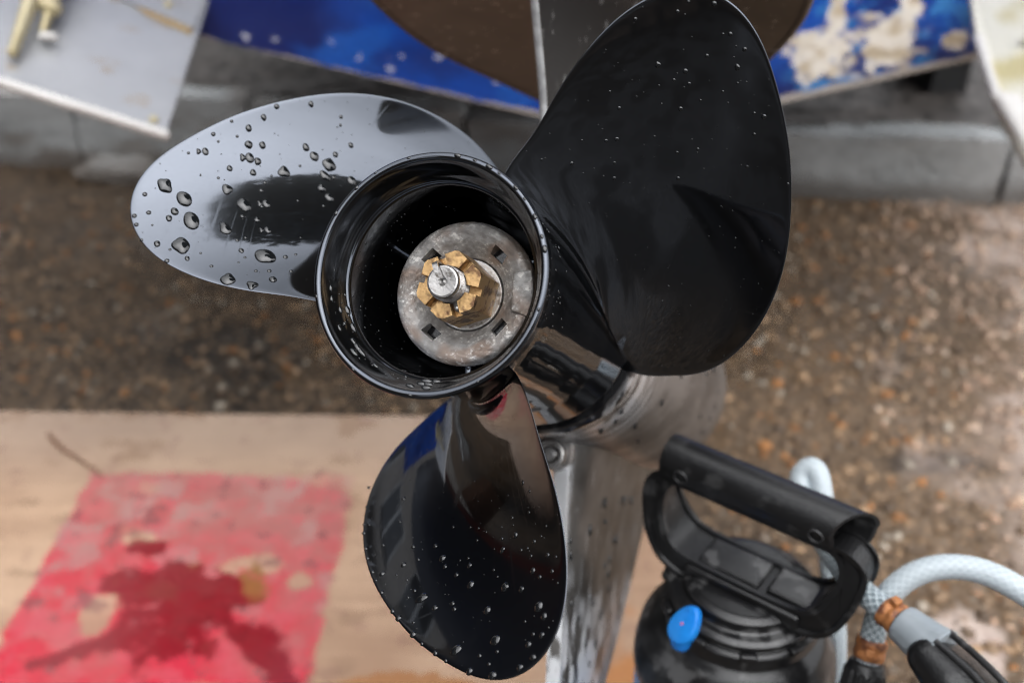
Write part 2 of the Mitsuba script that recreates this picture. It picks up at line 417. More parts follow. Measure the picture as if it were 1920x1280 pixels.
def hull_col(p, n, uv):
    g = fbm(p.x * 5 + 2, p.y * 5, p.z * 5, 4)
    h = fbm(p.x * 14, p.y * 14, p.z * 14 + 9, 3)
    col = mix((0.004, 0.065, 0.40), (0.006, 0.018, 0.13), smoothstep(0.45, 0.68, g))
    col = mix(col, (0.01, 0.11, 0.50), smoothstep(0.6, 0.75, h) * 0.7)
    w = 0.17 * (fbm(p.x * 26, p.y * 26, p.z * 26, 4) - 0.5) + 0.16 * (fbm(p.x * 80, p.y * 80, p.z * 80, 3) - 0.5)

    def blob(x, z, rx, rz):
        return smoothstep(1.15, 0.8, dr.sqrt(dr.square((p.x - x) / rx) + dr.square((p.z - z) / rz)) + w * 7)
    cream = dr.maximum(blob(0.447, 0.527, 0.056, 0.036), blob(0.530, 0.54, 0.046, 0.048))
    cream = dr.maximum(cream, blob(0.552, 0.60, 0.018, 0.06))
    cream = dr.maximum(cream, blob(0.452, 0.595, 0.012, 0.05))
    cream = dr.maximum(cream, blob(0.628, 0.54, 0.02, 0.015))
    lite = dr.maximum(blob(0.447, 0.472, 0.02, 0.012), dr.maximum(blob(0.49, 0.478, 0.025, 0.012), blob(0.60, 0.60, 0.016, 0.03)))
    sp = smoothstep(0.56, 0.66, fbm(p.x * 55, p.y * 55, p.z * 55 + 7, 3)) * smoothstep(0.36, 0.44, p.x)
    col = mix(col, (0.04, 0.22, 0.55), dr.maximum(lite, sp * 0.7) * 0.9)
    col = mix(col, mix((0.84, 0.79, 0.70), (0.55, 0.46, 0.33), smoothstep(0.4, 0.7, fbm(p.x * 50, p.y * 50, p.z * 50))), cream)
    d1, d2, c = voronoi(p.x * 34 + 0.4, p.z * 34)
    fleck = smoothstep(0.20, 0.06, d1 + 0.5 * (fbm(p.x * 120, p.y * 120, p.z * 120, 2) - 0.5)) * smoothstep(0.76, 0.88, c)
    col = mix(col, (0.55, 0.58, 0.66), fleck * 0.85)
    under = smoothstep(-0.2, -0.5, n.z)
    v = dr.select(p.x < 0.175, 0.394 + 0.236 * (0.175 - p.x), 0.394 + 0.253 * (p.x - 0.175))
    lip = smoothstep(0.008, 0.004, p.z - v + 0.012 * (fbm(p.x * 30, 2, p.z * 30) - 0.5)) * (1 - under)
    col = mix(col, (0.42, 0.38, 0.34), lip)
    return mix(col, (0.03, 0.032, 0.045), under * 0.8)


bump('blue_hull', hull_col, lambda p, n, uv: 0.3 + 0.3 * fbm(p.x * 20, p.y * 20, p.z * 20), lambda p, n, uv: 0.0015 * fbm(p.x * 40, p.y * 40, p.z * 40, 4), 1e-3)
bump('tab_metal', lambda p, n, uv: mix(mix((0.29, 0.295, 0.30), (0.42, 0.425, 0.43), fbm(p.x * 14, p.y * 14, p.z * 14, 4)), (0.30, 0.20, 0.09), smoothstep(0.6, 0.78, fbm(p.x * 20 + 4, p.y * 40, p.z * 20, 4)) * 0.5),
     0.42, lambda p, n, uv: 0.0006 * fbm(p.x * 60, p.y * 60, p.z * 60, 3), 1e-3, metallic=0.35)
bump('tab_stained', lambda p, n, uv: mix((0.55, 0.53, 0.45), (0.42, 0.37, 0.2), smoothstep(0.42, 0.7, fbm(p.x * 16, p.y * 16, p.z * 16, 4))), 0.5, lambda p, n, uv: 0.0012 * fbm(p.x * 60, p.y * 60, p.z * 60, 3), 1e-3, metallic=0.1)
pr('white_strip', lambda p, n, uv: mix((0.50, 0.48, 0.45), (0.66, 0.64, 0.61), fbm(p.x * 30, p.y * 30, p.z * 30)), 0.5)
pr('rust_stain', lambda p, n, uv: mix((0.26, 0.16, 0.06), (0.38, 0.28, 0.15), fbm(p.x * 60, p.y * 60, p.z * 60)), 0.7)
bump('bronze', lambda p, n, uv: mix((0.38, 0.30, 0.14), (0.50, 0.46, 0.32), fbm(p.x * 70, p.y * 70, p.z * 70)), 0.45, lambda p, n, uv: 0.0008 * fbm(p.x * 150, p.y * 150, p.z * 150), 5e-4, metallic=0.35)


def plas_col(p, n, uv):
    s = fbm(p.x * 60, p.y * 60, p.z * 60, 4)
    return mix((0.0075, 0.0075, 0.008), (0.06, 0.06, 0.06), smoothstep(0.58, 0.76, s) * 0.6)


bump('black_plastic', plas_col, lambda p, n, uv: 0.24 + 0.25 * fbm(p.x * 45, p.y * 45, p.z * 45), lambda p, n, uv: 0.0002 * fbm(p.x * 700, p.y * 700, p.z * 700, 2), 2e-4, specular=0.5)
pr('wet_plastic', lambda p, n, uv: mix((0.0065, 0.0065, 0.007), (0.10, 0.10, 0.10), smoothstep(0.62, 0.75, fbm(p.x * 70, p.y * 70, p.z * 50, 4)) * 0.6), lambda p, n, uv: 0.12 + 0.3 * fbm(p.x * 50, p.y * 50, p.z * 50), specular=0.6)
pr('blue_plastic', lambda p, n, uv: mix((0.008, 0.17, 0.62), (0.012, 0.26, 0.72), fbm(p.x * 80, p.y * 80, p.z * 80)), 0.3)
pr('tank_blue', (0.015, 0.24, 0.58), 0.35)
pr('red_dot', (0.75, 0.12, 0.14), 0.4)
pr('grey_plastic', lambda p, n, uv: mix((0.20, 0.23, 0.25), (0.28, 0.31, 0.33), fbm(p.x * 60, p.y * 60, p.z * 60)), 0.4)
bump('rusty_clamp', lambda p, n, uv: mix((0.42, 0.17, 0.06), (0.16, 0.06, 0.03), smoothstep(0.4, 0.68, fbm(p.x * 160, p.y * 160, p.z * 160, 3))), 0.45, lambda p, n, uv: 0.0008 * fbm(p.x * 300, p.y * 300, p.z * 300), 4e-4, metallic=0.3)


def braid(uv):
    a = uv.x * 9
    b = uv.y * 170
    q = dr.minimum(dr.abs((a + b) - dr.round(a + b)), dr.abs((a - b) - dr.round(a - b)))
    return smoothstep(0.16, 0.06, q)


def hose_mat(name, s0, s1, flip):
    """clear hose: the braid shows dark gaps near its dirty end and is milky elsewhere"""
    def col(p, n, uv):
        k = smoothstep(s0, s1, uv.y) if not flip else smoothstep(s1, s0, uv.y)
        dirt = fbm(p.x * 60, p.y * 60, p.z * 60, 3)
        gap = mix((0.45, 0.51, 0.54), (0.13, 0.17, 0.19), k * 0.85 + 0.15 * dirt)
        return mix(gap, mix((0.60, 0.665, 0.70), (0.50, 0.55, 0.57), dirt), braid(uv))
    bump(name, col, 0.16, lambda p, n, uv: 0.0002 * braid(uv), 3e-4, specular=0.5)


scene['water'] = {'type': 'dielectric', 'int_ior': 1.333, 'ext_ior': 1.0}
bump('render_wall', lambda p, n, uv: mix((0.26, 0.235, 0.205), (0.34, 0.31, 0.27), fbm(p.x * 2, p.y * 2, p.z * 2, 4)), 0.8, lambda p, n, uv: 0.004 * fbm(p.x * 30, p.y * 30, p.z * 30), 3e-3)
pr('dark_boards', lambda p, n, uv: mix((0.022, 0.015, 0.011), (0.12, 0.085, 0.062), smoothstep(0.3, 0.7, fbm(p.x * 4, p.y * 4, p.z * 1.5, 4))), 0.7)
pr('window_dark', (0.02, 0.024, 0.03), 0.1)
pr('black_gravel', lambda p, n, uv: mix((0.022, 0.018, 0.014), (0.12, 0.105, 0.095), smoothstep(0.35, 0.75, fbm(p.x * 60, p.y * 60, 0, 3))), 0.6)
pr('dry_black', (0.03, 0.03, 0.031), 0.5)
scene['bead'] = {'type': 'plastic', 'int_ior': 1.72, 'diffuse_reflectance': rgb((0.006, 0.007, 0.008))}
pr('white_frame', (0.6, 0.6, 0.58), 0.5)
pr('slate', (0.09, 0.09, 0.1), 0.7)
pr('boat_navy', (0.012, 0.016, 0.03), 0.3)
pr('tree_bark', lambda p, n, uv: mix((0.06, 0.045, 0.03), (0.12, 0.1, 0.08), fbm(p.x * 20, p.y * 20, p.z * 5)), 0.9)
scene['leaf'] = {'type': 'principledthin', 'base_color': rgb((0.165, 0.20, 0.205)), 'roughness': 0.5, 'diff_trans': 0.7}
pr('boat_red', (0.25, 0.02, 0.02), 0.4)
pr('rubber', (0.012, 0.012, 0.012), 0.8)
pr('rusty_post', lambda p, n, uv: mix((0.20, 0.09, 0.04), (0.09, 0.05, 0.035), fbm(p.x * 40, p.y * 40, p.z * 15)), 0.8)

# ------------------------------------------------------------------ ground
g = 60.0
scene['ground'] = mikit.ply(tm([[-g, -g, 0], [g, -g, 0], [g, g, 0], [-g, g, 0]], [[0, 1, 2], [0, 2, 3]]), 'wet_tarmac')
labels['ground'] = {'label': 'wet brown tarmac ground with worn aggregate', 'kind': 'structure'}

ico = trimesh.creation.icosphere(subdivisions=0)
vs, fs, cs, k = [], [], [], 0
while k < 11000:
    x, y = rng.uniform(-1.5, 1.5), rng.uniform(0.55, 2.12)
    if (x < 0.27 and y < 1.34) or abs(x) > 0.25 + 0.62 * y:
        continue
    r = 0.0020 + 0.0085 * rng.random() ** 3.0
    v = ico.vertices * (r * rng.uniform(.7, 1.3, 3)) * (1 + 0.15 * rng.normal(size=(len(ico.vertices), 1)))
    a = rng.uniform(0, 6.28); ca, sa = math.cos(a), math.sin(a)
    v = np.stack([v[:, 0] * ca - v[:, 1] * sa, v[:, 0] * sa + v[:, 1] * ca, v[:, 2] * 0.7], 1)
    vs.append(v + [x, y, r * 0.12]); fs.append(ico.faces + k * len(ico.vertices))
    t = rng.random()
    dryness = np.clip((x + 0.15) / 0.7, 0, 1)
    c = np.array([0.08, 0.058, 0.042]) * (1 - t) + np.array([0.36, 0.25, 0.16]) * t ** 1.5
    if rng.random() < 0.12:
        c = np.array([0.4, 0.37, 0.33]) * rng.uniform(.5, 1)
    if rng.random() < 0.12:
        c = np.array([0.36, 0.17, 0.06]) * rng.uniform(.5, 1)
    if x > 0.70 + 0.13 * (y - 1.4) + rng.normal() * .05:
        c = c * .5 + np.array([0.36, 0.28, 0.24]) * rng.uniform(.5, 1)
    cs.append(np.tile(c * [1.06, .98, .86] * (0.60 + 0.55 * dryness), (len(v), 1)))
    k += 1
solo('gravel', tm(np.concatenate(vs), np.concatenate(fs)), 'stone_tint', 'small brown and tan stones set in the tarmac', None, smooth=True, kind='stuff', color=np.concatenate(cs))

# painted board on the ground (slightly bowed sheet with chipped edge)
bx = [-2.2, 0.232]; nb = 60
us = np.linspace(bx[0], bx[1], nb); ys = np.linspace(0.05, 1.0, 40)
top = []
for x in us:
    yend = 1.310 - 0.020 * (x + 0.2) + 0.004 * (meshkit.fbm(np.array([x * 30, 1, 2]), 3) - .5)
    for q in ys:
        top.append([x + 0.012 * (q - .8), 0.70 + (yend - 0.70) * q, 0.020 + 0.0015 * meshkit.noise(np.array([x * 4, q * 5, 0]))])
top = np.array(top); n0 = len(top)
bot = top.copy(); bot[:, 2] = 0.003
f = [grid_faces(nb, 40), grid_faces(nb, 40, flip=True) + n0]
ring = [i * 40 for i in range(nb)] + [(nb - 1) * 40 + j for j in range(1, 40)] + [i * 40 + 39 for i in range(nb - 2, -1, -1)] + [j for j in range(38, 0, -1)]
ring = np.array(ring); nxt = np.roll(ring, -1)
f.append(np.vstack([np.stack([ring, nxt + n0, nxt], 1), np.stack([ring, ring + n0, nxt + n0], 1)]))
bm = tm(np.vstack([top, bot]), np.vstack(f))
solo('board', bm, 'painted_ply', 'tan plywood board lying on the ground with a worn red painted square', 'board', smooth=25)
# twig lying across the board
tw = spline([[-0.69, 1.262, 0.024], [-0.645, 1.215, 0.026], [-0.61, 1.19, 0.025], [-0.58, 1.165, 0.024]], 14)
solo('twig', tube(tw, np.linspace(0.0028, 0.0013, 14), 8), 'rusty_post', 'thin brown twig lying on the board beyond the red square', 'twig')

# ------------------------------------------------------------------ kerb of concrete stones under the boat
kerb = thing('kerb', 'row of weathered grey concrete kerb stones under the blue boat', 'kerb')
K0, K1 = np.array([-1.6, 2.335]), np.array([2.2, 1.995])
kd = unit(np.append(K1 - K0, 0)); kl = np.linalg.norm(K1 - K0)
cuts = [0, 0.62, 1.02, 1.5, 2.05, 2.66, 3.25, kl]
for i in range(len(cuts) - 1):
    a, b = cuts[i] + 0.006, cuts[i + 1] - 0.006
    h = [0.17, 0.178, 0.165, 0.15, 0.145, 0.128, 0.13][i]
    m = trimesh.creation.box([b - a, 0.07, h + 0.04]).subdivide().subdivide().subdivide().subdivide()
    v = m.vertices
    m.vertices = v + (meshkit.fbm(v * 9 + i * 7, 4)[:, None] - .5) * np.sign(v) * 0.03
    c = np.append(K0, 0) + kd * (a + b) / 2
    nrm = np.array([-kd[1], kd[0], 0])
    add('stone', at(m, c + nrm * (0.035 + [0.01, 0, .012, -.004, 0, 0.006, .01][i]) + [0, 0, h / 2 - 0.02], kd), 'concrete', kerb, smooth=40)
q0 = np.append(K0, 0) + nrm * .055; q1 = np.append(K1, 0) + nrm * .055
nx, ny = 90, 50
rg = []
for i in range(nx):
    for j in range(ny):
        p_ = q0 + (q1 - q0) * (i / (nx - 1)) + nrm * 4.5 * (j / (ny - 1)) ** 2
        rg.append([p_[0], p_[1], .155 - .014 * (i / (nx - 1) * 3.8 - 1.6) + .022 * (meshkit.fbm(np.array([p_[0] * 14, p_[1] * 14, 0]), 3) - .5)])
rgm = tm(rg, grid_faces(nx, ny))
scene['raised_ground'] = mikit.ply(rgm, 'black_gravel', smooth=True)
labels['raised_ground'] = {'label': 'dark gravel ground behind the kerb beneath the boat', 'kind': 'structure'}
m = trimesh.creation.icosphere(subdivisions=4)
m.vertices = m.vertices * [0.11, 0.05, 0.035] * (1 + 0.6 * (meshkit.fbm(m.vertices * 2.2 + 3, 4)[:, None] - .5))
add('mortar_lump', at(m, [-0.88, 2.245, 0.012]), 'concrete', kerb, smooth=True, label='lump of spilled grey mortar at the foot of the kerb')

# ------------------------------------------------------------------ boat
boat = thing('boat', 'boat with scuffed blue hull seen from its transom behind the propeller', 'boat')
ysec = [1.5, 2.2, 3.0, 4.0, 5.0, 5.8, 6.3]
secs = []
for i, y in enumerate(ysec):
    t = (y - 1.5) / 4.8
    w = 0.86 * (1 - max(0, t - 0.35) ** 1.8 / 0.65 ** 1.8 * 0.97); kz = 0.394 + 0.5 * max(0, t - 0.3) ** 2
    ch = 0.605 + 0.35 * t ** 2
    cx = 0.175
    sec = [[cx, kz]] + [[cx + w * q, kz + (ch - kz) * q] for q in (.33, .66, 1)] + [[cx + w * 1.06, ch + .02], [cx + w * 1.12 + .01, 1.08 + .15 * t]]
    left = [[2 * cx - x, z] for x, z in sec[::-1][:-1]]
    secs.append([[x, y, z] for x, z in sec + left])
S = np.array(secs); ns = S.shape[1]
hv = S.reshape(-1, 3)
fh = grid_faces(len(ysec), ns, True, flip=True)
c0 = len(hv); hv = np.vstack([hv, S[0].mean(0) + [0, 0, 0]])
cap = [[c0, j, (j + 1) % ns] for j in range(ns)]
hm = tm(hv, np.vstack([fh, cap])); trimesh.repair.fix_normals(hm)
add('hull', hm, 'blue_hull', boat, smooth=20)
deck = tm(np.vstack([S[:, 5], S[:, 6]]) - [0, 0, 0.02], [q for i in range(len(ysec) - 1) for q in ([i, i + 1, len(ysec) + i + 1], [i, len(ysec) + i + 1, len(ysec) + i])])
add('deck', deck, 'white_strip', boat, smooth=False)
# trim tabs
tn = unit(np.cross(np.array([-0.603, 1.22, 0.576]) - [-0.413, 1.2, 0.518], np.array([-0.415, 1.48, 0.602]) - [-0.413, 1.2, 0.518]))
if tn[2] < 0:
    tn = -tn
P1, P2 = np.array([-0.413, 1.2, 0.518]), np.array([-0.415, 1.48, 0.602])
PL = unit(np.array([-0.603, 1.22, 0.576]) - P1)
quad = [P1, P2, P2 + PL * 0.36, P1 + PL * 0.36]


def slab(q, n, t):
    q = np.asarray(q); k = len(q)
    v = np.vstack([q, q - n * t])
    f = [[0, i, i + 1] for i in range(1, k - 1)] + [[k, k + i + 1, k + i] for i in range(1, k - 1)]
    for i in range(k):
        j = (i + 1) % k
        f += [[i, k + i, k + j], [i, k + j, j]]
    m = tm(v, f); trimesh.repair.fix_normals(m)
    return m


tab = add('trim_tab', slab(quad, tn, 0.006), 'tab_metal', boat, smooth=False, label='bright aluminium trim tab at the left end of the transom')
add('edge_lip', to_tm(hull_pts([P1 + tn * .001, P1 + PL * 0.36 + tn * .001], 0.0065)), 'white_strip', tab, smooth=40)
B1 = np.array([-0.416, 1.405, 0.581])
add('doubler', slab([B1 + PL * .004 + tn * .004, P2 + PL * .004 + tn * .004, P2 + PL * .3 + tn * .004, B1 + PL * .3 + tn * .004 + (P2 - P1) * .12], tn, 0.0035), 'tab_metal', tab, smooth=False)
sl = unit(P2 - P1)
add('rust_patch', slab([B1 + PL * a + sl * b + tn * .0012 for a, b in ((.006, -.012), (.006, -.001), (.035, .004), (.075, .010), (.088, .012), (.07, -.001), (.03, -.008))], tn, 0.0008), 'rust_stain', tab, smooth=False)
for a, b in ((0.045, 0.03), (0.13, 0.045), (0.2, 0.06)):
    add('screw', at(trimesh.creation.icosphere(2, 0.006), B1 + PL * a + sl * b + tn * .004), 'bronze', tab, smooth=True)
add('corner_screw', at(trimesh.creation.icosphere(2, 0.006), P1 + PL * .018 + sl * .02 + tn * .0), 'bronze', tab, smooth=True)
# brass actuator bracket on the left tab
bb = np.array([-0.600, 1.262, 0.588]); up = sl
act = [hull_pts([bb + tn * .012, bb + up * .16 + tn * .05], [.0065, .014]), hull_pts([bb + PL * -.022 + up * .055 + tn * .015, bb + PL * -.02 + up * .18 + tn * .045], [.005, .012]),
       hull_pts([bb + up * .09 + tn * .03 + PL * .006, bb + up * .09 + tn * .025 + PL * -.026], .011), hull_pts([bb + up * .14 + tn * .05 + PL * .01, bb + up * .22 + tn * .07 - PL * .02], .02)]
add('actuator_bracket', cat_(*act), 'bronze', tab, smooth=40, label='brass bracket standing on the left trim tab')
add('pivot_pin', to_tm(hull_pts([bb + PL * -.024 + up * .045 + tn * .014, bb + PL * -.036 + up * .05 + tn * .014], .0055)), 'white_strip', tab)

Q = [np.array(q) for q in ([0.624, 1.48, 0.616], [0.597, 1.36, 0.585], [0.589, 1.25, 0.545], [0.60, 1.15, 0.502], [0.86, 1.15, 0.53], [0.90, 1.48, 0.64])]
qn = unit(np.cross(Q[4] - Q[2], Q[0] - Q[2]))
if qn[2] < 0:
    qn = -qn
tab2 = add('trim_tab', slab(Q, qn, 0.012), 'tab_stained', boat, smooth=False, label='cream stained trim tab at the right end of the transom')
add('edge_lip', cat_(hull_pts([Q[1] + qn * .002, Q[2] + qn * .002], 0.006), hull_pts([Q[2] + qn * .002 + [.004, 0, 0], Q[3] + [.012, 0, 0], Q[2] + [.02, -.006, 0], Q[3] + [.03, 0, 0]], 0.008)), 'white_strip', tab2, smooth=40)
for q in (Q[0] * .3 + Q[4] * .2 + Q[1] * .5, Q[1] * .4 + Q[5] * .35 + Q[2] * .25):
    add('screw', at(trimesh.creation.icosphere(2, 0.007), q + qn * .001), 'tab_stained', tab2, smooth=True)
for y_, h_ in ((3.3, .25), (4.9, .36)):
    solo('keel_block', at(rbox(.34, .22, h_, .006), [0.175, y_, .145 + h_ / 2 - .005]), 'rusty_post', 'timber keel block under the blue boat, ' + ('nearest the transom' if y_ < 4 else 'nearest the bow'), 'keel block')
# black rubber block under the right of the hull
v = trimesh.creation.box([0.085, 0.20, 0.19]).subdivide().subdivide().subdivide()
v.vertices = v.vertices + (meshkit.fbm(v.vertices * 12, 3)[:, None] - .5) * .02
solo('rubber_block', at(v, [1.005, 2.50, 0.22], [1, .1, 0]), 'rubber', 'black rubber block standing behind the kerb under the right side of the blue hull', 'block')

# ------------------------------------------------------------------ outboard motor
MOT = thing('outboard_motor', 'tilted outboard motor lower unit with glossy black three-bladed propeller', 'outboard motor')
PROP = f'{MOT}__propeller'
labels[PROP] = {'label': 'glossy black three-bladed propeller beaded with water'}
# barrel of the propeller
prof = [(0.190, 0.044), (0.190, 0.0575), (0.186, 0.0585), (0.176, 0.0570), (0.15, 0.0535), (0.12, 0.0520), (0.07, 0.0513), (0.042, 0.0515), (0.028, 0.0520), (0.016, 0.0532), (0.007, 0.0550), (0.0035, 0.0562)]
lip = [(0.0014 - 0.0021 * math.sin(t), 0.0546 + 0.0019 * math.cos(t)) for t in np.linspace(0.1, math.pi - .2, 10)]
inner = [(0.004, 0.0520), (0.008, 0.0500), (0.012, 0.0482), (0.0145, 0.0473), (0.0150, 0.0467), (0.0158, 0.0458), (0.0175, 0.0454), (0.03, 0.0458), (0.06, 0.046), (0.190, 0.044)]
hub = revolve(rnd(np.array(prof), .004, 5).tolist() + lip + inner, 160)
HUB = add('hub', eng(hub), 'gloss_black', PROP, smooth=True, label='black hollow propeller hub with flared rim')
inn = revolve(rnd([(0.185, 0.02), (0.185, 0.036), (0.058, 0.036), (0.0565, 0.035), (0.0565, 0.02)], .001, 3), 96)
add('inner_sleeve', eng(inn), 'barrel_black', PROP, smooth=30)
for th in (-93, 27, 147):
    c, s = math.cos(math.radians(th)), math.sin(math.radians(th))
    rib = hull_pts([[a, r * c, r * s] for a in (0.064, 0.17) for r in (0.034, 0.0475)], 0.0028)
    add('rib', eng(to_tm(rib)), 'gloss_black', PROP, smooth=40)

# blade: planform in radius r and arc w, laid on a raked helicoid
BP = dict(P0=0.61689, P1=-0.69067, P2=-16.28352, xr=0.09743, rake=-0.35785, rake2=-1.11646, th0=0.55087, rc=0.11253, wc=-0.02206, cam=-0.13450)
BF = [0.07225, -0.00375, 0.00803, -0.0016, 0.00241, -0.00754, 0.00611, -0.00089, -0.00075, 0.00033, -0.00107, 0.00011, -0.00089, -3e-05, -0.00038, 0.00035, 0.00028]


def planform(phi):
    rho = BF[0] + 0 * phi
    for k in range(1, 9):
        rho = rho + BF[2 * k - 1] * np.cos(k * phi) + BF[2 * k] * np.sin(k * phi)
    return rho


def blade_mid(r, w):
    P = BP['P0'] + BP['P1'] * (r - .1) + BP['P2'] * (r - .1) ** 2
    return BP['xr'] - P / (2 * np.pi) * w / r + BP['rake'] * (r - .05) + BP['rake2'] * (r - .05) ** 2 + BP['cam'] * w * w


def edge_q(r, w):
    u, v = r - BP['rc'], w - BP['wc']
    return np.hypot(u, v) / planform(np.arctan2(v, u))


def flare(r, q):
    R_ = 0.023
    d_ = R_ - np.clip(r - 0.0518, 0.0004, R_)
    return (R_ - np.sqrt(R_ * R_ - d_ * d_)) * (1 - np.clip(q, 0, 1) ** 5)


def blade_xyz(r, w, x, b):
    t = w / r + BP['th0'] + b * 2 * np.pi / 3
    return O + np.multiply.outer(x, A) + np.multiply.outer(r * np.cos(t), E) + np.multiply.outer(r * np.sin(t), U)


def blade_face(r, w, b, off=0.0):
    """a point of the blade's rear face"""
    q = edge_q(r, w)
    he = 0.0011 * np.sqrt(np.clip(1 - q ** 60, 0, 1))
    return blade_xyz(r, w, blade_mid(r, w) - he - flare(r, q) - off, b)


def blade_mesh(b):
    nq, npn = 84, 260
    tq = np.linspace(0.004, 1, nq); q = 1 - (1 - tq) ** 2.0
    ph = np.linspace(0, 2 * np.pi, npn, endpoint=False)
    Q_, PH = np.meshgrid(q, ph, indexing='ij')
    rho = planform(PH)
    r = np.maximum(BP['rc'] + Q_ * rho * np.cos(PH), 0.0465); w = BP['wc'] + Q_ * rho * np.sin(PH)
    he = 0.0011 * np.sqrt(np.clip(1 - Q_ ** 60, 0, 1))
    fl = flare(r, Q_)
    body = (0.0065 - 0.025 * np.clip(r - .05, 0, .13)) * (1 - Q_ ** 2.2)
    xm = blade_mid(r, w)
    face = blade_xyz(r, w, xm - he - fl, b); back = blade_xyz(r, w, xm + he + body + .6 * fl, b)
    v = np.concatenate([face.reshape(-1, 3), back[:-1].reshape(-1, 3)])
    n1 = nq * npn
    f1 = grid_faces(nq, npn, True)
    f2 = grid_faces(nq - 1, npn, True, flip=True) + n1
    j = np.arange(npn); jn = (j + 1) % npn
    last_f, last_b = (nq - 1) * npn, n1 + (nq - 2) * npn
    f3 = np.vstack([np.stack([last_f + j, last_f + jn, last_b + jn], 1), np.stack([last_f + j, last_b + jn, last_b + j], 1)])
    c1, c2 = len(v), len(v) + 1
    v = np.vstack([v, face[0].mean(0), back[0].mean(0)])
    f4 = np.vstack([np.stack([np.full(npn, c1), j, jn], 1)[:, ::1], np.stack([np.full(npn, c2), n1 + jn, n1 + j], 1)])
    m = tm(v, np.vstack([f1, f2, f3, f4]))
    # outward orientation
    fn = np.cross(v[f1[500, 1]] - v[f1[500, 0]], v[f1[500, 2]] - v[f1[500, 0]])
    if fn @ A > 0:
        m.faces = m.faces[:, ::-1]
    return m


for b, nm in enumerate(('right-hand blade reaching up past the cavitation plate', 'left-hand blade mirroring the bright sky', 'lower blade hanging in front of the skeg')):
    add('blade', blade_mesh(b), 'gloss_black', PROP, smooth=True, label='glossy black propeller ' + nm)

# thrust washer
dp = rnd([(0.066, 0.0184), (0.066, 0.0335), (0.056, 0.0362), (0.0515, 0.0362), (0.0482, 0.0345), (0.0475, 0.0315), (0.0490, 0.0265), (0.0515, 0.0235), (0.0545, 0.0208), (0.0565, 0.0184), (0.066, 0.0184)], .0012, 4)
disc = revolve(dp.tolist(), 128)
dm = trimesh.Trimesh(disc.vertices, disc.faces, process=True); trimesh.repair.fix_normals(dm)
dm = to_man(dm)
for th in (133, 45, -45, -132):
    t = math.radians(th)
    c = m3.Manifold.cube([0.04, 0.0052, 0.0084], True).rotate([th, 0, 0]).translate([0.06, 0.0255 * math.cos(t), 0.0255 * math.sin(t)])
    dm = dm - c
dm = to_tm(dm)
lug = m3.Manifold.batch_hull([m3.Manifold.sphere(.0012, 10).translate([a, r * math.cos(math.radians(t)), r * math.sin(math.radians(t))]) for a, r in ((.0465, .0285), (.0480, .0352), (.053, .0262), (.054, .0354)) for t in (-21, -10, 2, 13)])
WASH = add('thrust_washer', eng(dm), 'corroded_metal', MOT, smooth=35, label='corroded grey thrust washer with four square slots')
lm = to_tm(lug.refine_to_length(.0012)); lm.vertices = lm.vertices + (meshkit.fbm(lm.vertices * 500, 3)[:, None] - .5) * [[-.0012, 0, 0]]
add('lug', eng(lm), 'corroded_metal', WASH, smooth=35)
shim = revolve(rnd([(0.064, .008), (0.064, .0180), (0.0562, .0182), (0.0555, .0178), (0.0555, .008)], .0004, 3), 80)
add('shim_washer', eng(shim), 'bright_steel', MOT, smooth=30)
# castle nut
rot0 = 15
hexp = [(0.0172 * math.cos(math.radians(rot0 + 60 * i)), 0.0172 * math.sin(math.radians(rot0 + 60 * i))) for i in range(6)]
nut = to_man(prism(sg.Polygon(hexp), 0.0275))                   # z = 0 base, z up = rear
cone = to_man(revolve([(-0.001, 0.0001), (-0.001, 0.0175), (0.0245, 0.0156)], 8))
cone = m3.Manifold.cylinder(0.0226 + .002, .0182, .0178, 96).translate([0, 0, -.002]) + m3.Manifold.cylinder(0.0050, .0178, .0166, 96).translate([0, 0, .0225])
nut = nut ^ cone
for i in range(3):
    nut = nut - m3.Manifold.cube([0.05, 0.0038, 0.02], True).rotate([0, 0, rot0 + 30 + 60 * i]).translate([0, 0, 0.0215 + .01])
nut = nut - m3.Manifold.cylinder(0.06, 0.0088, 0.0088, 64).translate([0, 0, -.01])
nut = nut - m3.Manifold.cylinder(0.012, 0.0088, 0.0093, 64).translate([0, 0, 0.0205])
nt = to_tm(nut); nv = nt.vertices.copy(); nt.vertices = np.stack([0.0553 - nv[:, 2], nv[:, 0], nv[:, 1]], 1); nt.faces = nt.faces[:, ::1]
if nt.volume < 0:
    nt.faces = nt.faces[:, ::-1]
NUT = add('castle_nut', eng(nt), 'brass', MOT, smooth=20, label='worn brass castle nut with slotted crown')
# threaded shaft end
sp = [(0.0196, 0.0001), (0.0205, 0.0012), (0.0196, 0.0022), (0.0192, 0.0068), (0.0195, 0.0076), (0.0204, 0.0080)]
a = 0.0222
while a < 0.06:
    sp += [(a, 0.0079), (a + .0004, 0.0085), (a + .0008, 0.0085), (a + .0012, 0.0079)]
    a += 0.0016
SH = add('propeller_shaft', eng(revolve(sp, 72)), 'bright_steel', MOT, smooth=25, label='threaded steel shaft end with a centre dimple')


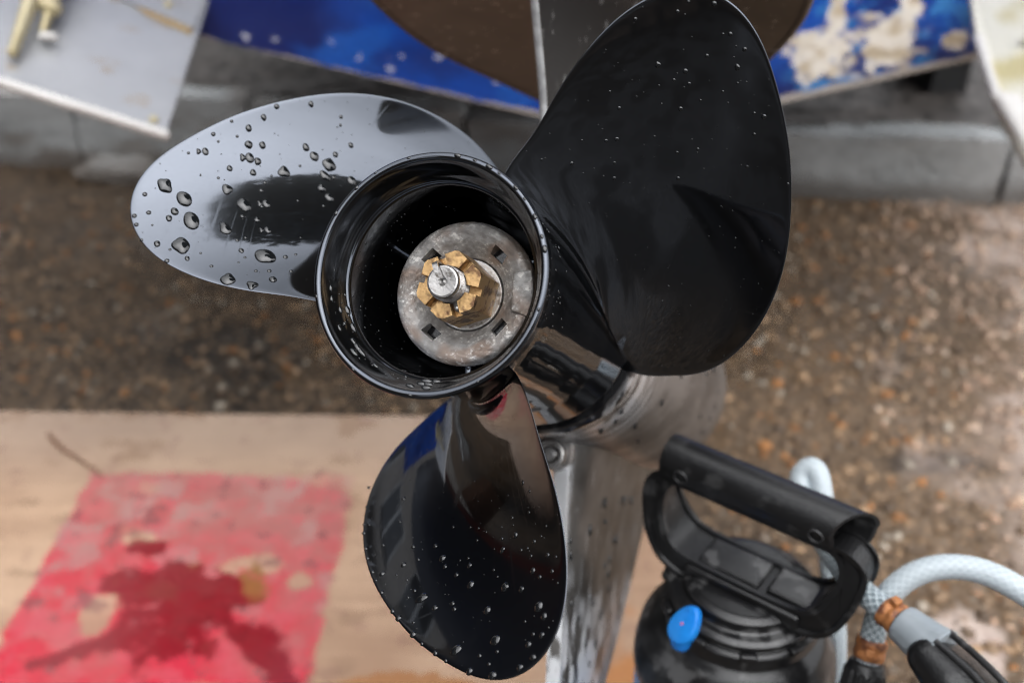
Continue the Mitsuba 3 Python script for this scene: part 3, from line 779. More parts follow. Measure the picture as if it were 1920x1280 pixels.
def strip(path, wdir, w, t):
    p = np.asarray(path, float); tg = np.gradient(p, axis=0); tg /= np.linalg.norm(tg, axis=1, keepdims=True)
    wd = np.asarray(wdir, float); nn = np.cross(tg, wd); nn /= np.linalg.norm(nn, axis=1, keepdims=True)
    v = np.concatenate([np.stack([p + wd * w * a_ + nn * t * b_ for a_, b_ in ((-.5, -.5), (.5, -.5), (.5, .5), (-.5, .5))], 1).reshape(-1, 3)])
    f_ = grid_faces(len(p), 4, True); k_ = (len(p) - 1) * 4
    m = tm(v, np.vstack([f_, [[0, 1, 2], [0, 2, 3], [k_, k_ + 2, k_ + 1], [k_, k_ + 3, k_ + 2]]])); trimesh.repair.fix_normals(m)
    return m


th = math.radians(112); rd = np.array([0, math.cos(th), math.sin(th)]); td = np.array([0, -math.sin(th), math.cos(th)])
pp = spline([[0.034, *(rd * .0104)[1:]], [0.026, *(rd * .0101)[1:]], [0.0185, *(rd * .0092)[1:]], [0.0176, *(rd * .0068)[1:]], [0.0180, *(rd * .0010)[1:]]], 24)
pin = strip(pp, td, 0.0027, 0.0012)
th2 = math.radians(-72)
loop = [[0.0335 - 0.0028 * math.cos(q), (0.0098 + .0022 * math.sin(q)) * math.cos(th2), (0.0098 + .0022 * math.sin(q)) * math.sin(th2)] for q in np.linspace(0, 2 * np.pi, 20)]
loop2 = hull_pts([[0.031, .0092 * math.cos(th2), .0092 * math.sin(th2)], [0.030, .0118 * math.cos(th2), .0118 * math.sin(th2)], [0.035, .0120 * math.cos(th2), .0120 * math.sin(th2)]], 0.0016)
add('cotter_pin', eng(cat_(pin, loop2)), 'bright_steel', MOT, smooth=30, label='steel cotter pin bent over the shaft end')

# gearcase torpedo
gp = spline([(0.197, 0.0605), (0.203, 0.0632), (0.213, 0.0636), (0.224, 0.0630), (0.245, 0.0645), (0.30, 0.0705), (0.38, 0.0775), (0.48, 0.081), (0.57, 0.079), (0.64, 0.070), (0.70, 0.052), (0.735, 0.028), (0.747, 0.001)], 90)
tor = revolve([(0.1975, 0.03), (0.1972, 0.058)] + gp.tolist(), 128)
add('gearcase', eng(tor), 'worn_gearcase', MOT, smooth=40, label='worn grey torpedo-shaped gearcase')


def fin(svals, lt, ll, th, te, root_s=None, fl=0.02, nq=40, qp=.62, sp=.8):
    """fin along DN: for each s a section from trailing lt to leading ll"""
    rows = []
    q = 0.5 - 0.5 * np.cos(np.linspace(0, np.pi, nq))
    for s in svals:
        a_, b_, t_, e_ = lt(s), ll(s), th(s), te(s)
        h = np.maximum(e_ * np.minimum(1, (1 - q) / .03), t_ * np.sin(np.pi * np.clip(q, 0, 1) ** qp) ** sp)
        if root_s is not None:
            h = h + fl * np.exp(-max(0, (s - root_s) * (1 if root_s > 0 else -1) if root_s > 0 else s - root_s) / (0.012 if root_s > 0 else 0.016)) * np.sin(np.pi * np.clip(q, 0.0, 1) ** .6) ** .5
        L = a_ + (b_ - a_) * q
        up_ = np.stack([L, h, np.full(nq, s)], 1); dn_ = np.stack([L, -h, np.full(nq, s)], 1)[::-1]
        rows.append(np.vstack([up_, dn_]))
    R = np.array(rows); n_ = R.shape[1]
    v = R.reshape(-1, 3)
    f_ = grid_faces(len(svals), n_, True)
    c0_ = len(v); v = np.vstack([v, R[0].mean(0), R[-1].mean(0)])
    k_ = (len(svals) - 1) * n_
    j_ = np.arange(n_); jn_ = (j_ + 1) % n_
    f_ = np.vstack([f_, np.stack([np.full(n_, c0_), jn_, j_], 1), np.stack([np.full(n_, c0_ + 1), k_ + j_, k_ + jn_], 1)])
    w_ = O + v[:, :1] * A + v[:, 1:2] * SD + v[:, 2:3] * DN
    m = tm(w_, f_); trimesh.repair.fix_normals(m)
    return m


sk = np.linspace(0.035, 0.272, 60)
add('skeg', fin(sk, lambda s: 0.262 + .35 * max(0, s - .245), lambda s: np.interp(s, [.04, .08, .12, .17, .22, .25, .272], [.70, .665, .61, .54, .47, .42, .34]),
                lambda s: np.interp(s, [.05, .12, .27], [.024, .015, .0065]), lambda s: 0.0048, 0.045, 0.022), 'worn_skeg', MOT, smooth=30, label='scraped grey skeg below the gearcase')
st_s = np.linspace(-0.262, -0.05, 40)
add('strut', fin(st_s, lambda s: np.interp(s, [-.26, -.15, -.05], [.115, .178, .212]), lambda s: np.interp(s, [-.26, -.05], [.62, .66]),
                 lambda s: np.interp(s, [-.26, -.05], [.026, .030]), lambda s: 0.0012, -0.262, 0.012, qp=.85, sp=1.25), 'strut_grey', MOT, smooth=30, label='dark grey leg between cavitation plate and gearcase')
tl = np.array([[np.interp(s, [-.26, -.15, -.05], [.115, .178, .212]) - .0012, 0, s] for s in np.linspace(-.26, -.06, 24)])
add('strut_edge', tube(O + tl[:, :1] * A + tl[:, 2:3] * DN, 0.0026, 12), 'strut_edge', MOT)
# cavitation plate
half = [(0.06, .10), (0.09, .135), (0.14, .152), (0.20, .158), (0.29, .1585), (0.33, .1545), (0.365, .1465), (0.40, .134), (0.45, .112), (0.50, .090), (0.56, .060), (0.61, .03), (0.63, 0.004)]
hp = spline(half, 60)
pl = sg.Polygon(hp.tolist() + [(a_, -b_) for a_, b_ in hp[::-1]])
pm = prism(pl, 0.009)
pv = pm.vertices
pm.vertices = O + pv[:, :1] * A + pv[:, 1:2] * SD + (-0.2615 - pv[:, 2:3]) * DN
trimesh.repair.fix_normals(pm)
add('cavitation_plate', pm, 'plate_underside', MOT, smooth=25, label='brown stained underside of the cavitation plate')
rim = [O + a_ * A + b_ * SD + -0.2655 * DN for a_, b_ in hp]
rim2 = [O + a_ * A - b_ * SD + -0.2655 * DN for a_, b_ in hp]
add('plate_rim', cat_(tube(rim, 0.0052, 10), tube(rim2, 0.0052, 10)), 'plate_underside', MOT)
# midsection, bracket and cowl, above the frame
mid = hull_pts([O + a_ * A + b_ * SD + s * DN for a_, b_, s in ((.20, .03, -.28), (.20, -.03, -.28), (.55, .03, -.28), (.55, -.03, -.28), (.26, .05, -.74), (.26, -.05, -.74), (.56, .05, -.74), (.56, -.05, -.74))], .015, 16)
add('midsection', to_tm(mid), 'cowl_black', MOT)
cw = hull_pts([O + a_ * A + b_ * SD + s * DN for a_, b_, s in ((.12, .10, -.80), (.12, -.10, -.80), (.66, .12, -.80), (.66, -.12, -.80), (.16, .09, -1.16), (.16, -.09, -1.16), (.62, .09, -1.12), (.62, -.09, -1.12))], .05, 24)
add('cowl', to_tm(cw), 'cowl_black', MOT)
add('clamp_bracket', to_tm(hull_pts([O + .58 * A + b_ * SD + s * DN for b_ in (-.09, .09) for s in (-.45, -.62)] + [np.array([.12 + b_, 1.5, z_]) for b_ in (-.1, .1) for z_ in (0.86, 1.05)], .012)), 'cowl_black', MOT)
# two socket plugs at the top of the skeg
for a_, s_, b_, r_ in ((0.243, 0.0745, -0.0035, 0.0098), (0.226, 0.0605, -0.0175, 0.0066)):
    c_ = O + a_ * A + b_ * SD + s_ * DN
    ring_ = revolve(rnd([(0.03, .0005), (0.03, r_), (0.0008, r_), (0, r_ - .001), (0, r_ * .62), (0.002, r_ * .55)], .0008, 3), 40)
    hexr = [(0.002, r_ * .55), (0.009, r_ * .55), (0.009, .0001)]
    sock = revolve(hexr, 6)
    k_ = add('socket_plug', place(ring_, c_, A, E), 'bright_steel', MOT, smooth=30, label='stainless socket plug above the skeg' if r_ > .009 else 'smaller dark socket plug under the hub')
    add('socket', place(sock, c_, A, E), 'barrel_black', k_, smooth=False)
    bossm = hull_pts([c_ + A * (r_ * 1.15 + .003), c_ + A * .06, c_ + A * .05 - DN * .03], [r_ * 1.12, r_ * 1.3, r_ * 1.3], 24)
    add('plug_boss', to_tm(bossm), 'worn_gearcase', MOT, smooth=30)

# ------------------------------------------------------------------ pressure sprayer
SPR = thing('pressure_sprayer', 'black and blue pump pressure sprayer with a loop handle', 'pressure sprayer')
C = np.array([0.166, 0.5455, 0.0])
G = unit([0.107, -0.079, 0.0]); N = np.array([-G[1], G[0], 0.0]); Z = np.array([0, 0, 1.0])


def sp_(g_, n_, z_):
    return C + g_ * G + n_ * N + z_ * Z


def zrev(profile, n=96):
    m = revolve([(z_, r_) for r_, z_ in profile], n); v = m.vertices
    m.vertices = np.stack([C[0] + v[:, 1], C[1] + v[:, 2], v[:, 0]], 1)
    trimesh.repair.fix_normals(m)
    return m


add('tank', zrev(rnd([(.001, .004), (.066, .004), (.072, .012), (.0722, .359), (.0705, .366)], .006, 6)), 'tank_blue', SPR, label='blue plastic tank')
add('shoulder', zrev(rnd([(.0725, .358), (.0742, .361), (.0745, .374), (.0715, .392), (.062, .408), (.055, .414), (.0525, .418), (.0525, .421)], .004, 5)), 'wet_plastic', SPR, smooth=40)
COL = add('collar', zrev(rnd([(.054, .416), (.0570, .418), (.0570, .428), (.0545, .4305), (.0520, .431), (.0520, .4335), (.0545, .4345), (.0545, .4375), (.0505, .440), (.045, .4405), (.0435, .443), (.0435, .4475), (.038, .4500), (.001, .4510)], .0012, 4)), 'wet_plastic', SPR, smooth=30)
tb = []
for i in range(10):
    t = 2 * math.pi * i / 10 + .2
    tb.append(at(rbox(.012, .006, .006, .0015, 6), [C[0] + .0565 * math.cos(t), C[1] + .0565 * math.sin(t), .431], [-math.sin(t), math.cos(t), 0]))
for q in tb:
    add('lug', q, 'wet_plastic', COL)
# handle: loop and hollow grip
outer = sg.Polygon(spline([(-.050, .512), (-.066, .518), (-.0765, .508), (-.0770, .492), (-.070, .470), (-.060, .452), (-.046, .4445), (-.020, .4425), (.020, .4425), (.046, .4435), (.062, .449), (.073, .466), (.0795, .490), (.0775, .508), (.066, .516), (.050, .512)], 90).tolist()).buffer(.001)
inner_ = sg.Polygon(spline([(-.050, .517), (-.0615, .512), (-.066, .497), (-.061, .478), (-.051, .4635), (-.035, .459), (.0, .4575), (.038, .458), (.054, .464), (.063, .481), (.067, .499), (.061, .512), (.050, .517), (0, .519), (-.050, .517)], 90).tolist())
body = outer.difference(inner_)
lo = []
web = prism(body, 0.0345)                                       # broad band
v = web.vertices.copy()
wid = 1 - 0.42 * np.clip((v[:, 1] - .470) / .035, 0, 1)
web.vertices = sp_(v[:, :1], (v[:, 2:3] - 0.01725) * wid[:, None], v[:, 1:2])
trimesh.repair.fix_normals(web)
add('handle_loop', web, 'black_plastic', SPR, smooth=40, label='black loop of the pump handle')
fl = body.buffer(.0022).difference(body.buffer(-.0022))
fls = []
for side in (-1, 1):
    m = prism(fl, .0035); v = m.vertices.copy()
    wid = 1 - 0.42 * np.clip((v[:, 1] - .470) / .035, 0, 1)
    m.vertices = sp_(v[:, :1], (v[:, 2:3] * side + side * .0155) * wid[:, None], v[:, 1:2]); trimesh.repair.fix_normals(m); fls.append(m)
add('handle_flange', cat_(*fls), 'black_plastic', SPR, smooth=40)
sh = []
ov = sg.Polygon([(.0150 * math.sin(t) * (1.0 if math.cos(t) > 0 else .92), .0160 * math.cos(t) * (1 if math.cos(t) > 0 else 1.35)) for t in np.linspace(0, 2 * math.pi, 56, endpoint=False)])
gm = prism(ov.difference(ov.buffer(-.0024)), .137)
v = gm.vertices.copy(); sl_ = np.where(v[:, 2:3] > .1, -v[:, :1] * .75 - .003, 0); gm.vertices = sp_(v[:, 2:3] - .0685 + sl_, -v[:, :1], .528 + v[:, 1:2]); trimesh.repair.fix_normals(gm)
GR = add('grip', gm, 'black_plastic', SPR, smooth=35, label='black hollow handle grip')
plug = prism(ov.buffer(-.0026), .003); v = plug.vertices.copy(); plug.vertices = sp_(v[:, 2:3] + .030, -v[:, :1], .528 + v[:, 1:2])
add('grip_web', plug, 'rubber', GR)
plug2 = prism(ov.buffer(-.0005), .003); v = plug2.vertices.copy(); plug2.vertices = sp_(v[:, 2:3] - .0693, -v[:, :1], .528 + v[:, 1:2]); trimesh.repair.fix_normals(plug2)
add('grip_end', plug2, 'black_plastic', SPR)
for g_ in (-.052, .046):
    rg = revolve([(-.0004, .0042), (.0006, .0046), (.0006, .0052), (-.0004, .0056)], 32)
    dirn = unit(-N * .93 + Z * -.1)
    add('mould_ring', place(rg, sp_(g_, -.0149, .5255), dirn), 'dry_black', GR)
# lower bar pieces
add('handle_base', cat_(to_tm(hull_pts([sp_(a_, b_, c_) for a_ in (-.036, .045) for b_ in (-.019, .019) for c_ in (.4475, .4535)], .003)),
                        to_tm(hull_pts([sp_(a_, b_, .4585) for a_ in (-.030, .012) for b_ in (-.012, .012)], .0022)), to_tm(hull_pts([sp_(a_, b_, .4585) for a_ in (.022, .050) for b_ in (-.010, .012)], .0026))), 'wet_plastic', SPR)
vd = np.array([0.1168, 0.5098, 0.4435])
vb = unit(np.array([vd[0] - C[0], vd[1] - C[1], 0]))
vt = np.array([-vb[1], vb[0], 0])
vo = np.array([C[0], C[1], 0]) + vb * .0600
vn = unit(vb * .75 + Z * .66); vl = unit(np.cross(vn, vt))
vc = vo + Z * .4400 - vb * .001
valve = hull_pts([vc + vt * (.0085 * math.cos(t) * (1 - .25 * math.sin(t))) + vl * (.0128 * math.sin(t)) + vn * h_ for t in np.linspace(0, 2 * math.pi, 28, endpoint=False) for h_ in (0, -.004)] + [vc + vn * .0016], .0017, 12)
VAL = add('valve', to_tm(valve), 'blue_plastic', SPR, label='bright blue pressure relief valve')
add('valve_stem', to_tm(hull_pts([vo + Z * .424 + vb * .000, vo + Z * .432 - vb * .001], .0075, 16)), 'blue_plastic', VAL)
add('red_mark', at(trimesh.creation.icosphere(2, .0010), vc + vn * .0032), 'red_dot', VAL, smooth=True)
add('valve_housing', to_tm(hull_pts([vo - vb * .004 + Z * .39, vo - vb * .02 + Z * .418, vo + vt * .016 + Z * .392 - vb * .006, vo - vt * .016 + Z * .392 - vb * .006], .010, 16)), 'wet_plastic', SPR)

# ------------------------------------------------------------------ hoses and spray gun
P = np.array
gunp = [P([0.231, 0.4993, 0.4825]), P([0.2414, 0.4777, 0.4859]), P([0.2527, 0.4599, 0.4861]), P([0.2650, 0.4465, 0.4870])]
gd = unit(gunp[2] - gunp[1])
h1 = spline([[0.2387, 0.54, 0.30], [0.2400, 0.5420, 0.38], [0.2355, 0.5830, 0.44], [0.2310, 0.608, 0.474], [0.2255, 0.621, 0.487], [0.2190, 0.622, 0.482], [0.2180, 0.6050, 0.468], [0.2215, 0.565, 0.468], [0.2265, 0.522, 0.4765], gunp[0], gunp[1]], 120)
hl = float(np.linalg.norm(np.diff(h1, axis=0), axis=1).sum())
hose_mat('hose_milky', hl - .10, hl - .03, False)
hose_mat('hose_braided', .02, .075, True)
m, uv = tube(h1, 0.0082, 28, True, True)
solo('hose', m, 'hose_milky', 'clear braided hose looping up behind the sprayer handle to the spray gun', 'hose', smooth=True, uv=uv)
h2 = spline([[0.2379, 0.4845, 0.432], [0.2402, 0.4897, 0.4420], [0.2431, 0.4974, 0.4560], [0.2490, 0.5040, 0.4720], [0.2640, 0.5080, 0.4890], [0.2829, 0.5060, 0.4990], [0.3026, 0.4980, 0.5030], [0.3200, 0.4830, 0.5030], [0.345, 0.46, 0.495], [0.39, 0.43, 0.46], [0.43, 0.42, 0.36], [0.45, 0.43, 0.2]], 120)
m, uv = tube(h2, 0.0082, 28, True, True)
solo('hose', m, 'hose_braided', 'pale braided hose arching out of the tank outlet at the right', 'hose', smooth=True, uv=uv)


def clamp(o, ax, r, w):
    b_ = revolve(rnd([(-w / 2, r - .002), (-w / 2, r + .0012), (-w / 4, r + .0018), (0, r + .0010), (w / 4, r + .0018), (w / 2, r + .0012), (w / 2, r - .002)], .0006, 3), 40)
    ear = rbox(.006, .006, .005, .001, 6)
    e_, g_, a_ = frame_of(ax)
    return cat_(place(b_, o, ax), at(ear, o + unit(Z - a_ * a_[2]) * (r + .003), ax))


solo('hose_clamp', clamp(gunp[1] + gd * .0015, gd, .0088, .012), 'rusty_clamp', 'rusty orange clamp on the hose at the grey spray gun fitting', 'hose clamp')
d2 = unit(h2[6] - h2[0])
solo('hose_clamp', clamp(P([0.2400, 0.4892, 0.4405]), d2, .0089, .014), 'rusty_clamp', 'rusty clamp on the upright hose above the black outlet nut', 'hose clamp')
# outlet of the sprayer: ribbed nut
o2 = P([0.2400, 0.4892, 0.4405]) - d2 * .009
nutp = revolve(rnd([(0, .007), (0, .0115), (-.006, .0135), (-.034, .0145), (-.034, .007)], .002, 4), 60)
v = nutp.vertices; an = np.arctan2(v[:, 2], v[:, 1]); rr = 1 + .04 * np.sign(np.sin(an * 15)) * (v[:, 0] < -.006)
nutp.vertices = np.stack([v[:, 0], v[:, 1] * rr, v[:, 2] * rr], 1)
add('outlet_nut', place(nutp, o2, d2), 'black_plastic', SPR, smooth=30, label='ribbed black nut at the tank outlet')
add('outlet_pipe', tube(spline([o2 - d2 * .03, o2 - d2 * .06, [0.232, 0.478, .36], [0.205, 0.508, .345]], 20), .012, 20), 'wet_plastic', SPR)
GUN = thing('spray_gun', 'black trigger spray gun with grey hose fitting at the right', 'spray gun')
fp = revolve(rnd([(0, .006), (0, .0118), (.002, .0125), (.022, .0150), (.030, .0166), (.0305, .006)], .0012, 4), 48)
v = fp.vertices; an = np.arctan2(v[:, 2], v[:, 1]); rr = 1 - .05 * np.maximum(0, np.sin(an * 6)) ** 4 * (v[:, 0] > .010)
fp.vertices = np.stack([v[:, 0], v[:, 1] * rr, v[:, 2] * rr], 1)
f0 = gunp[1] + gd * .0085
add('hose_fitting', place(fp, f0, gd), 'grey_plastic', GUN, smooth=30, label='grey plastic hose fitting')
b0 = f0 + gd * .0285
view_up = unit(Z - gd * (Z @ gd)); sdv = np.cross(gd, view_up)
path = [(0.0, 0.0, .0165), (.018, -.004, .020), (.045, -.012, .0225), (.075, -.030, .022), (.105, -.055, .020)]
segs = []
pts = [b0 + gd * a_ + view_up * c_ for a_, c_, r_ in path]
body_ = None
for i in range(len(pts) - 1):
    r0_, r1_ = path[i][2], path[i + 1][2]
    hb = hull_pts([pts[i] + sdv * .008, pts[i] - sdv * .008 - view_up * .012, pts[i + 1] + sdv * .009, pts[i + 1] - sdv * .010 - view_up * .012], [r0_ * .8, r0_ * .8, r1_ * .8, r1_ * .8], 28)
    body_ = hb if body_ is None else body_ + hb
add('body', to_tm(body_), 'black_plastic', GUN, smooth=40)
ridge = []
for off in (-.006, .007):
    pth = spline([p_ + view_up * (r_ * .8 + .0002) + sdv * off for p_, (_, _, r_) in zip(pts, path)], 40)
    ridge.append(tube(pth, .0022, 10))
add('ridges', cat_(*ridge), 'wet_plastic', GUN)
add('trigger', to_tm(hull_pts([b0 - sdv * .0 + gd * .02 - view_up * .030, b0 + gd * .05 - view_up * .045, b0 + gd * .035 - view_up * .03], .007, 14)), 'black_plastic', GUN)

# ------------------------------------------------------------------ water drops on the propeller
DROPS = [(0,1751,345,108), (0,1685,424,68), (0,1627,426,82), (0,1490,519,82), (0,1720,210,95), (0,1698,231,54), (0,1728,123,95), (0,1592,214,83), (0,1414,325,126), (0,1662,92,124), (0,1482,230,112), (0,1421,236,70), (0,1460,183,84), (0,1626,44,55), (0,1659,21,41), (0,1555,63,56), (0,1186,370,57), (0,1161,298,86), (0,1364,133,100), (0,1619,-97,70), (0,1648,-137,111), (0,1577,-162,70), (0,1040,278,44), (0,1013,235,88), (0,1055,213,102), (0,937,293,58), (0,1195,123,58), (0,1326,-37,73), (0,1237,13,73), (0,749,322,58), (0,825,248,89), (0,972,150,74), (0,891,139,45), (0,923,106,90), (0,1177,-68,89), (0,828,194,45), (0,1487,-242,72), (0,1361,-289,44), (0,1322,-447,45), (0,915,-392,64), (0,862,-427,65), (0,1197,-352,30), (0,1252,288,43), (0,1456,102,56), (0,1357,261,42), (0,1313,200,43), (0,1434,186,42), (0,1708,158,41), (0,1547,14,42), (0,1628,-431,71), (1,1696,217,423), (1,1588,234,443), (1,1498,318,497), (1,1470,455,499), (1,1344,275,356), (1,1352,121,412), (1,1344,-138,353), (1,1465,87,314), (1,1437,-57,199), (1,1463,-123,220), (1,1550,-182,240), (1,1508,-215,211), (1,1608,-263,201), (1,1606,-357,182), (1,1542,-560,175), (1,1381,-321,225), (1,1322,-298,287), (1,1248,-295,412), (1,1212,-228,307), (1,1166,-155,265), (1,1105,-130,285), (1,1119,-275,290), (1,1277,-367,176), (1,1283,-462,167), (1,1527,-19,178), (1,1098,308,554), (1,1182,500,557), (1,1061,470,306), (1,988,396,225), (1,1212,338,162), (1,1411,499,150), (1,1572,502,188), (1,1647,521,206), (1,1491,557,167), (1,1255,158,176), (1,1746,304,134), (1,1684,379,133), (1,1588,314,229), (1,1591,358,190), (1,1732,427,132), (1,1703,462,122), (1,1680,-253,100), (1,1691,-143,129), (1,1613,-448,162), (1,1427,-584,114), (1,1393,-538,94), (1,1533,54,88), (1,1601,86,59), (1,1362,-38,100), (1,1345,9,129), (1,1322,-211,91), (1,1367,-87,80), (1,1015,263,144), (1,940,315,114), (1,984,227,87), (1,1289,478,103), (1,1370,444,75), (1,1262,300,96), (1,1237,269,87), (1,1176,360,85), (1,1187,398,66), (1,1088,396,103), (1,1032,365,123), (1,1086,-72,91), (1,1286,84,108), (1,1321,177,117), (1,1710,8,88), (1,1613,-193,90), (1,1652,-120,79), (1,1180,-243,123), (1,1188,-33,70), (1,1031,137,59), (1,1638,428,66), (1,1505,498,84), (2,1207,246,143), (2,1263,168,144), (2,1323,-230,177), (2,1416,-10,180), (2,1429,205,205), (2,1384,369,137), (2,1450,306,138), (2,1540,413,217), (2,1585,446,153), (2,1520,-305,255), (2,1543,-210,148), (2,1508,-106,113), (2,1530,-89,112), (2,1525,113,184), (2,1651,179,232), (2,1699,-37,249), (2,1726,-153,219), (2,1677,-308,226), (2,1622,-472,210), (2,1637,-422,162), (2,1683,368,143), (2,1657,438,132), (2,1778,59,190), (2,1792,188,248), (2,1769,331,153), (2,1737,397,142), (2,1422,-487,134), (2,1506,-611,134), (2,1402,-674,88), (2,1328,-456,111), (2,1280,-299,120), (2,1369,-395,85), (2,1381,-114,115), (2,1331,-38,126), (2,1356,-201,117), (2,1298,-55,69), (2,1155,-14,70), (2,1172,44,57), (2,1156,149,56), (2,1158,227,55), (2,1123,218,78), (2,1210,157,89), (2,1212,-12,69), (2,1261,371,96), (2,1280,329,64), (2,1280,289,76), (2,1318,354,74), (2,1340,457,104), (2,1419,412,94), (2,1414,485,93), (2,1251,415,63), (2,1362,508,62), (2,980,286,111), (2,1034,336,76), (2,1013,179,57), (2,1126,333,76), (2,1218,447,63), (2,1168,-200,72), (2,1153,-73,59), (2,1176,-651,118), (2,1269,-613,77), (2,1286,-977,135), (2,1345,-923,106), (2,1401,-876,91), (2,1382,-834,65), (2,1426,-848,116), (2,1467,-788,101), (2,1493,-750,100), (2,1525,-681,110), (2,1545,-639,73), (2,1575,-576,108), (2,1473,-435,72), (2,1540,-396,70), (2,1502,-365,94), (2,1349,123,66), (2,1380,151,55), (2,1587,339,62), (2,1645,390,82), (2,1633,473,51), (2,1697,198,84), (2,1746,161,84), (2,1713,103,95), (2,1629,-322,69), (2,1703,-243,112), (2,1748,-85,97), (2,1469,518,51), (2,1313,-108,58), (2,1476,-514,60), (2,1253,111,45)]


def cap_mesh(r, h, n=28, m=9, wob=0.0, stretch=(1, 1), seed=0):
    """a bead of water: base circle of radius r at z=0, height h, slightly sunk below"""
    th = np.linspace(0, 2 * np.pi, n, endpoint=False)
    rr = np.ones(n)
    if wob:
        g_ = np.random.default_rng(seed)
        for k in (2, 3, 4):
            rr = rr + wob / k * g_.normal() * np.cos(k * th + g_.uniform(0, 6))
    v = [[0, 0, h]]
    for i in range(1, m + 1):
        a_ = i / m * math.pi * .5
        # slightly bulging bead
        rad, z_ = r * math.sin(a_), h * (.75 * math.cos(a_) + .25 * math.cos(a_) ** 2)
        v += [[rad * q * math.cos(t) * stretch[0], rad * q * math.sin(t) * stretch[1], z_] for t, q in zip(th, rr)]
    v += [[r * .97 * q * math.cos(t) * stretch[0], r * .97 * q * math.sin(t) * stretch[1], -.00045] for t, q in zip(th, rr)]
    v.append([0, 0, -.00045])
    f = [[0, 1 + j, 1 + (j + 1) % n] for j in range(n)]
    for i in range(m):
        a_, b_ = 1 + i * n, 1 + (i + 1) * n
        for j in range(n):
            k = (j + 1) % n
            f += [[a_ + j, b_ + j, b_ + k], [a_ + j, b_ + k, a_ + k]]
    l = 1 + m * n
    f += [[len(v) - 1, l + (j + 1) % n, l + j] for j in range(n)]
    return tm(v, f)


def on_blade(r, w, b, rad, h, seed, wob, small=False):
    e = 2e-4
    p = blade_face(np.array(r), np.array(w), b)
    pr_ = blade_face(np.array(r + e), np.array(w), b) - p
    pw_ = blade_face(np.array(r), np.array(w + e), b) - p
    n_ = unit(np.cross(pr_, pw_))
    if n_ @ A > 0:
        n_ = -n_
    dn_ = P([0, 0, -1.0]); dn_ = unit(dn_ - n_ * (dn_ @ n_))
    s_ = 1 + (0.10 if wob else 0)
    m = cap_mesh(rad, h, 10 if small else 28, 4 if small else 9, wob, (s_, 1 / s_), seed)
    return at(m, p, dn_, n_)


NAMES = ['right', 'left', 'lower']
tiny = []
dset = {}
for i, (b, r4, w4, q5) in enumerate(DROPS):
    rad = q5 * 1e-5 * (.95 if b == 1 else 1.15)
    q_ = float(edge_q(np.array(r4 * 1e-4), np.array(w4 * 1e-4)))
    rad = min(rad, max(.0009, (1 - q_) * .075)) if q_ > .9 else rad
    h = rad * (0.58 if rad < .0026 else 0.42)
    m = on_blade(r4 * 1e-4, w4 * 1e-4, b, rad, h, i, 0.2 if rad > 0.0028 else (0.1 if rad > .0014 else 0))
    if rad < 0.0011:
        tiny.append(m)
        continue
    size = 'large irregular water bead' if rad > 0.0034 else ('round water bead' if rad > 0.002 else 'small water bead')
    dset.setdefault((size, b), []).append((r4, m))
for r_, w_, q_, st_ in ((0.150, -.012, .0030, .55), (0.128, .006, .0026, .5), (0.118, .018, .0022, .6), (0.166, -.004, .0022, .5)):
    for k_ in range(2):
        m_ = on_blade(r_ + .0022 * k_, w_ + .0016 * k_, 1, q_ * (.9 - .25 * k_), q_ * .38, 300 + k_, .28)
        dset.setdefault(('round water bead', 1), []).append((r_ * 1e4, m_)) if False else tiny.append(m_)
ORD = 'nearest,second nearest,third nearest,fourth nearest,fifth nearest,sixth nearest,seventh nearest,eighth nearest,ninth nearest,tenth nearest,eleventh nearest,twelfth nearest,thirteenth nearest,fourteenth nearest,fifteenth nearest'.split(',')
for (size, b), ms in dset.items():
    for i, (r4, m) in enumerate(sorted(ms, key=lambda t: -t[0])):
        lab = f'{size} on the {NAMES[b]} propeller blade, {ORD[i]} to the tip' if len(ms) <= 15 else f'{size} resting on the {NAMES[b]} propeller blade'
        solo('water_drop', m, 'bead', lab, 'water drop', f'{size}s on the {NAMES[b]} propeller blade', smooth=True)
g_ = np.random.default_rng(3)
for b, cnt in ((0, 150), (1, 130), (2, 170)):
    for _ in range(cnt):
        phi = g_.uniform(0, 6.283); q = math.sqrt(g_.uniform(0, .97))
        rho = float(planform(np.array(phi)))
        r = BP['rc'] + q * rho * math.cos(phi); w = BP['wc'] + q * rho * math.sin(phi)
        if r < .062 or (b == 2 and r < .10 and g_.random() < .8):
            continue
        rad = g_.uniform(.00018, .00042)
        tiny.append(on_blade(r, w, b, rad, rad * .65, 0, 0, True))
# beads on the hub's rim, flare, barrel and inside it
prof_out = np.array([(0.12, .0520), (.07, .0513), (.042, .0515), (.028, .0520), (.016, .0532), (.007, .0550)])


def on_rev(a_, r_, th, na, nr, rad, h, wob=0, st=(1, 1), seed=0, small=False, along=None):
    c, s = math.cos(th), math.sin(th)
    p = O + a_ * A + r_ * (c * E + s * U)
    rv = c * E + s * U
    n_ = unit(na * A + nr * rv)
    tv = -s * E + c * U
    return at(cap_mesh(rad, h, 10 if small else 20, 4 if small else 6, wob, st, seed), p, tv, n_)


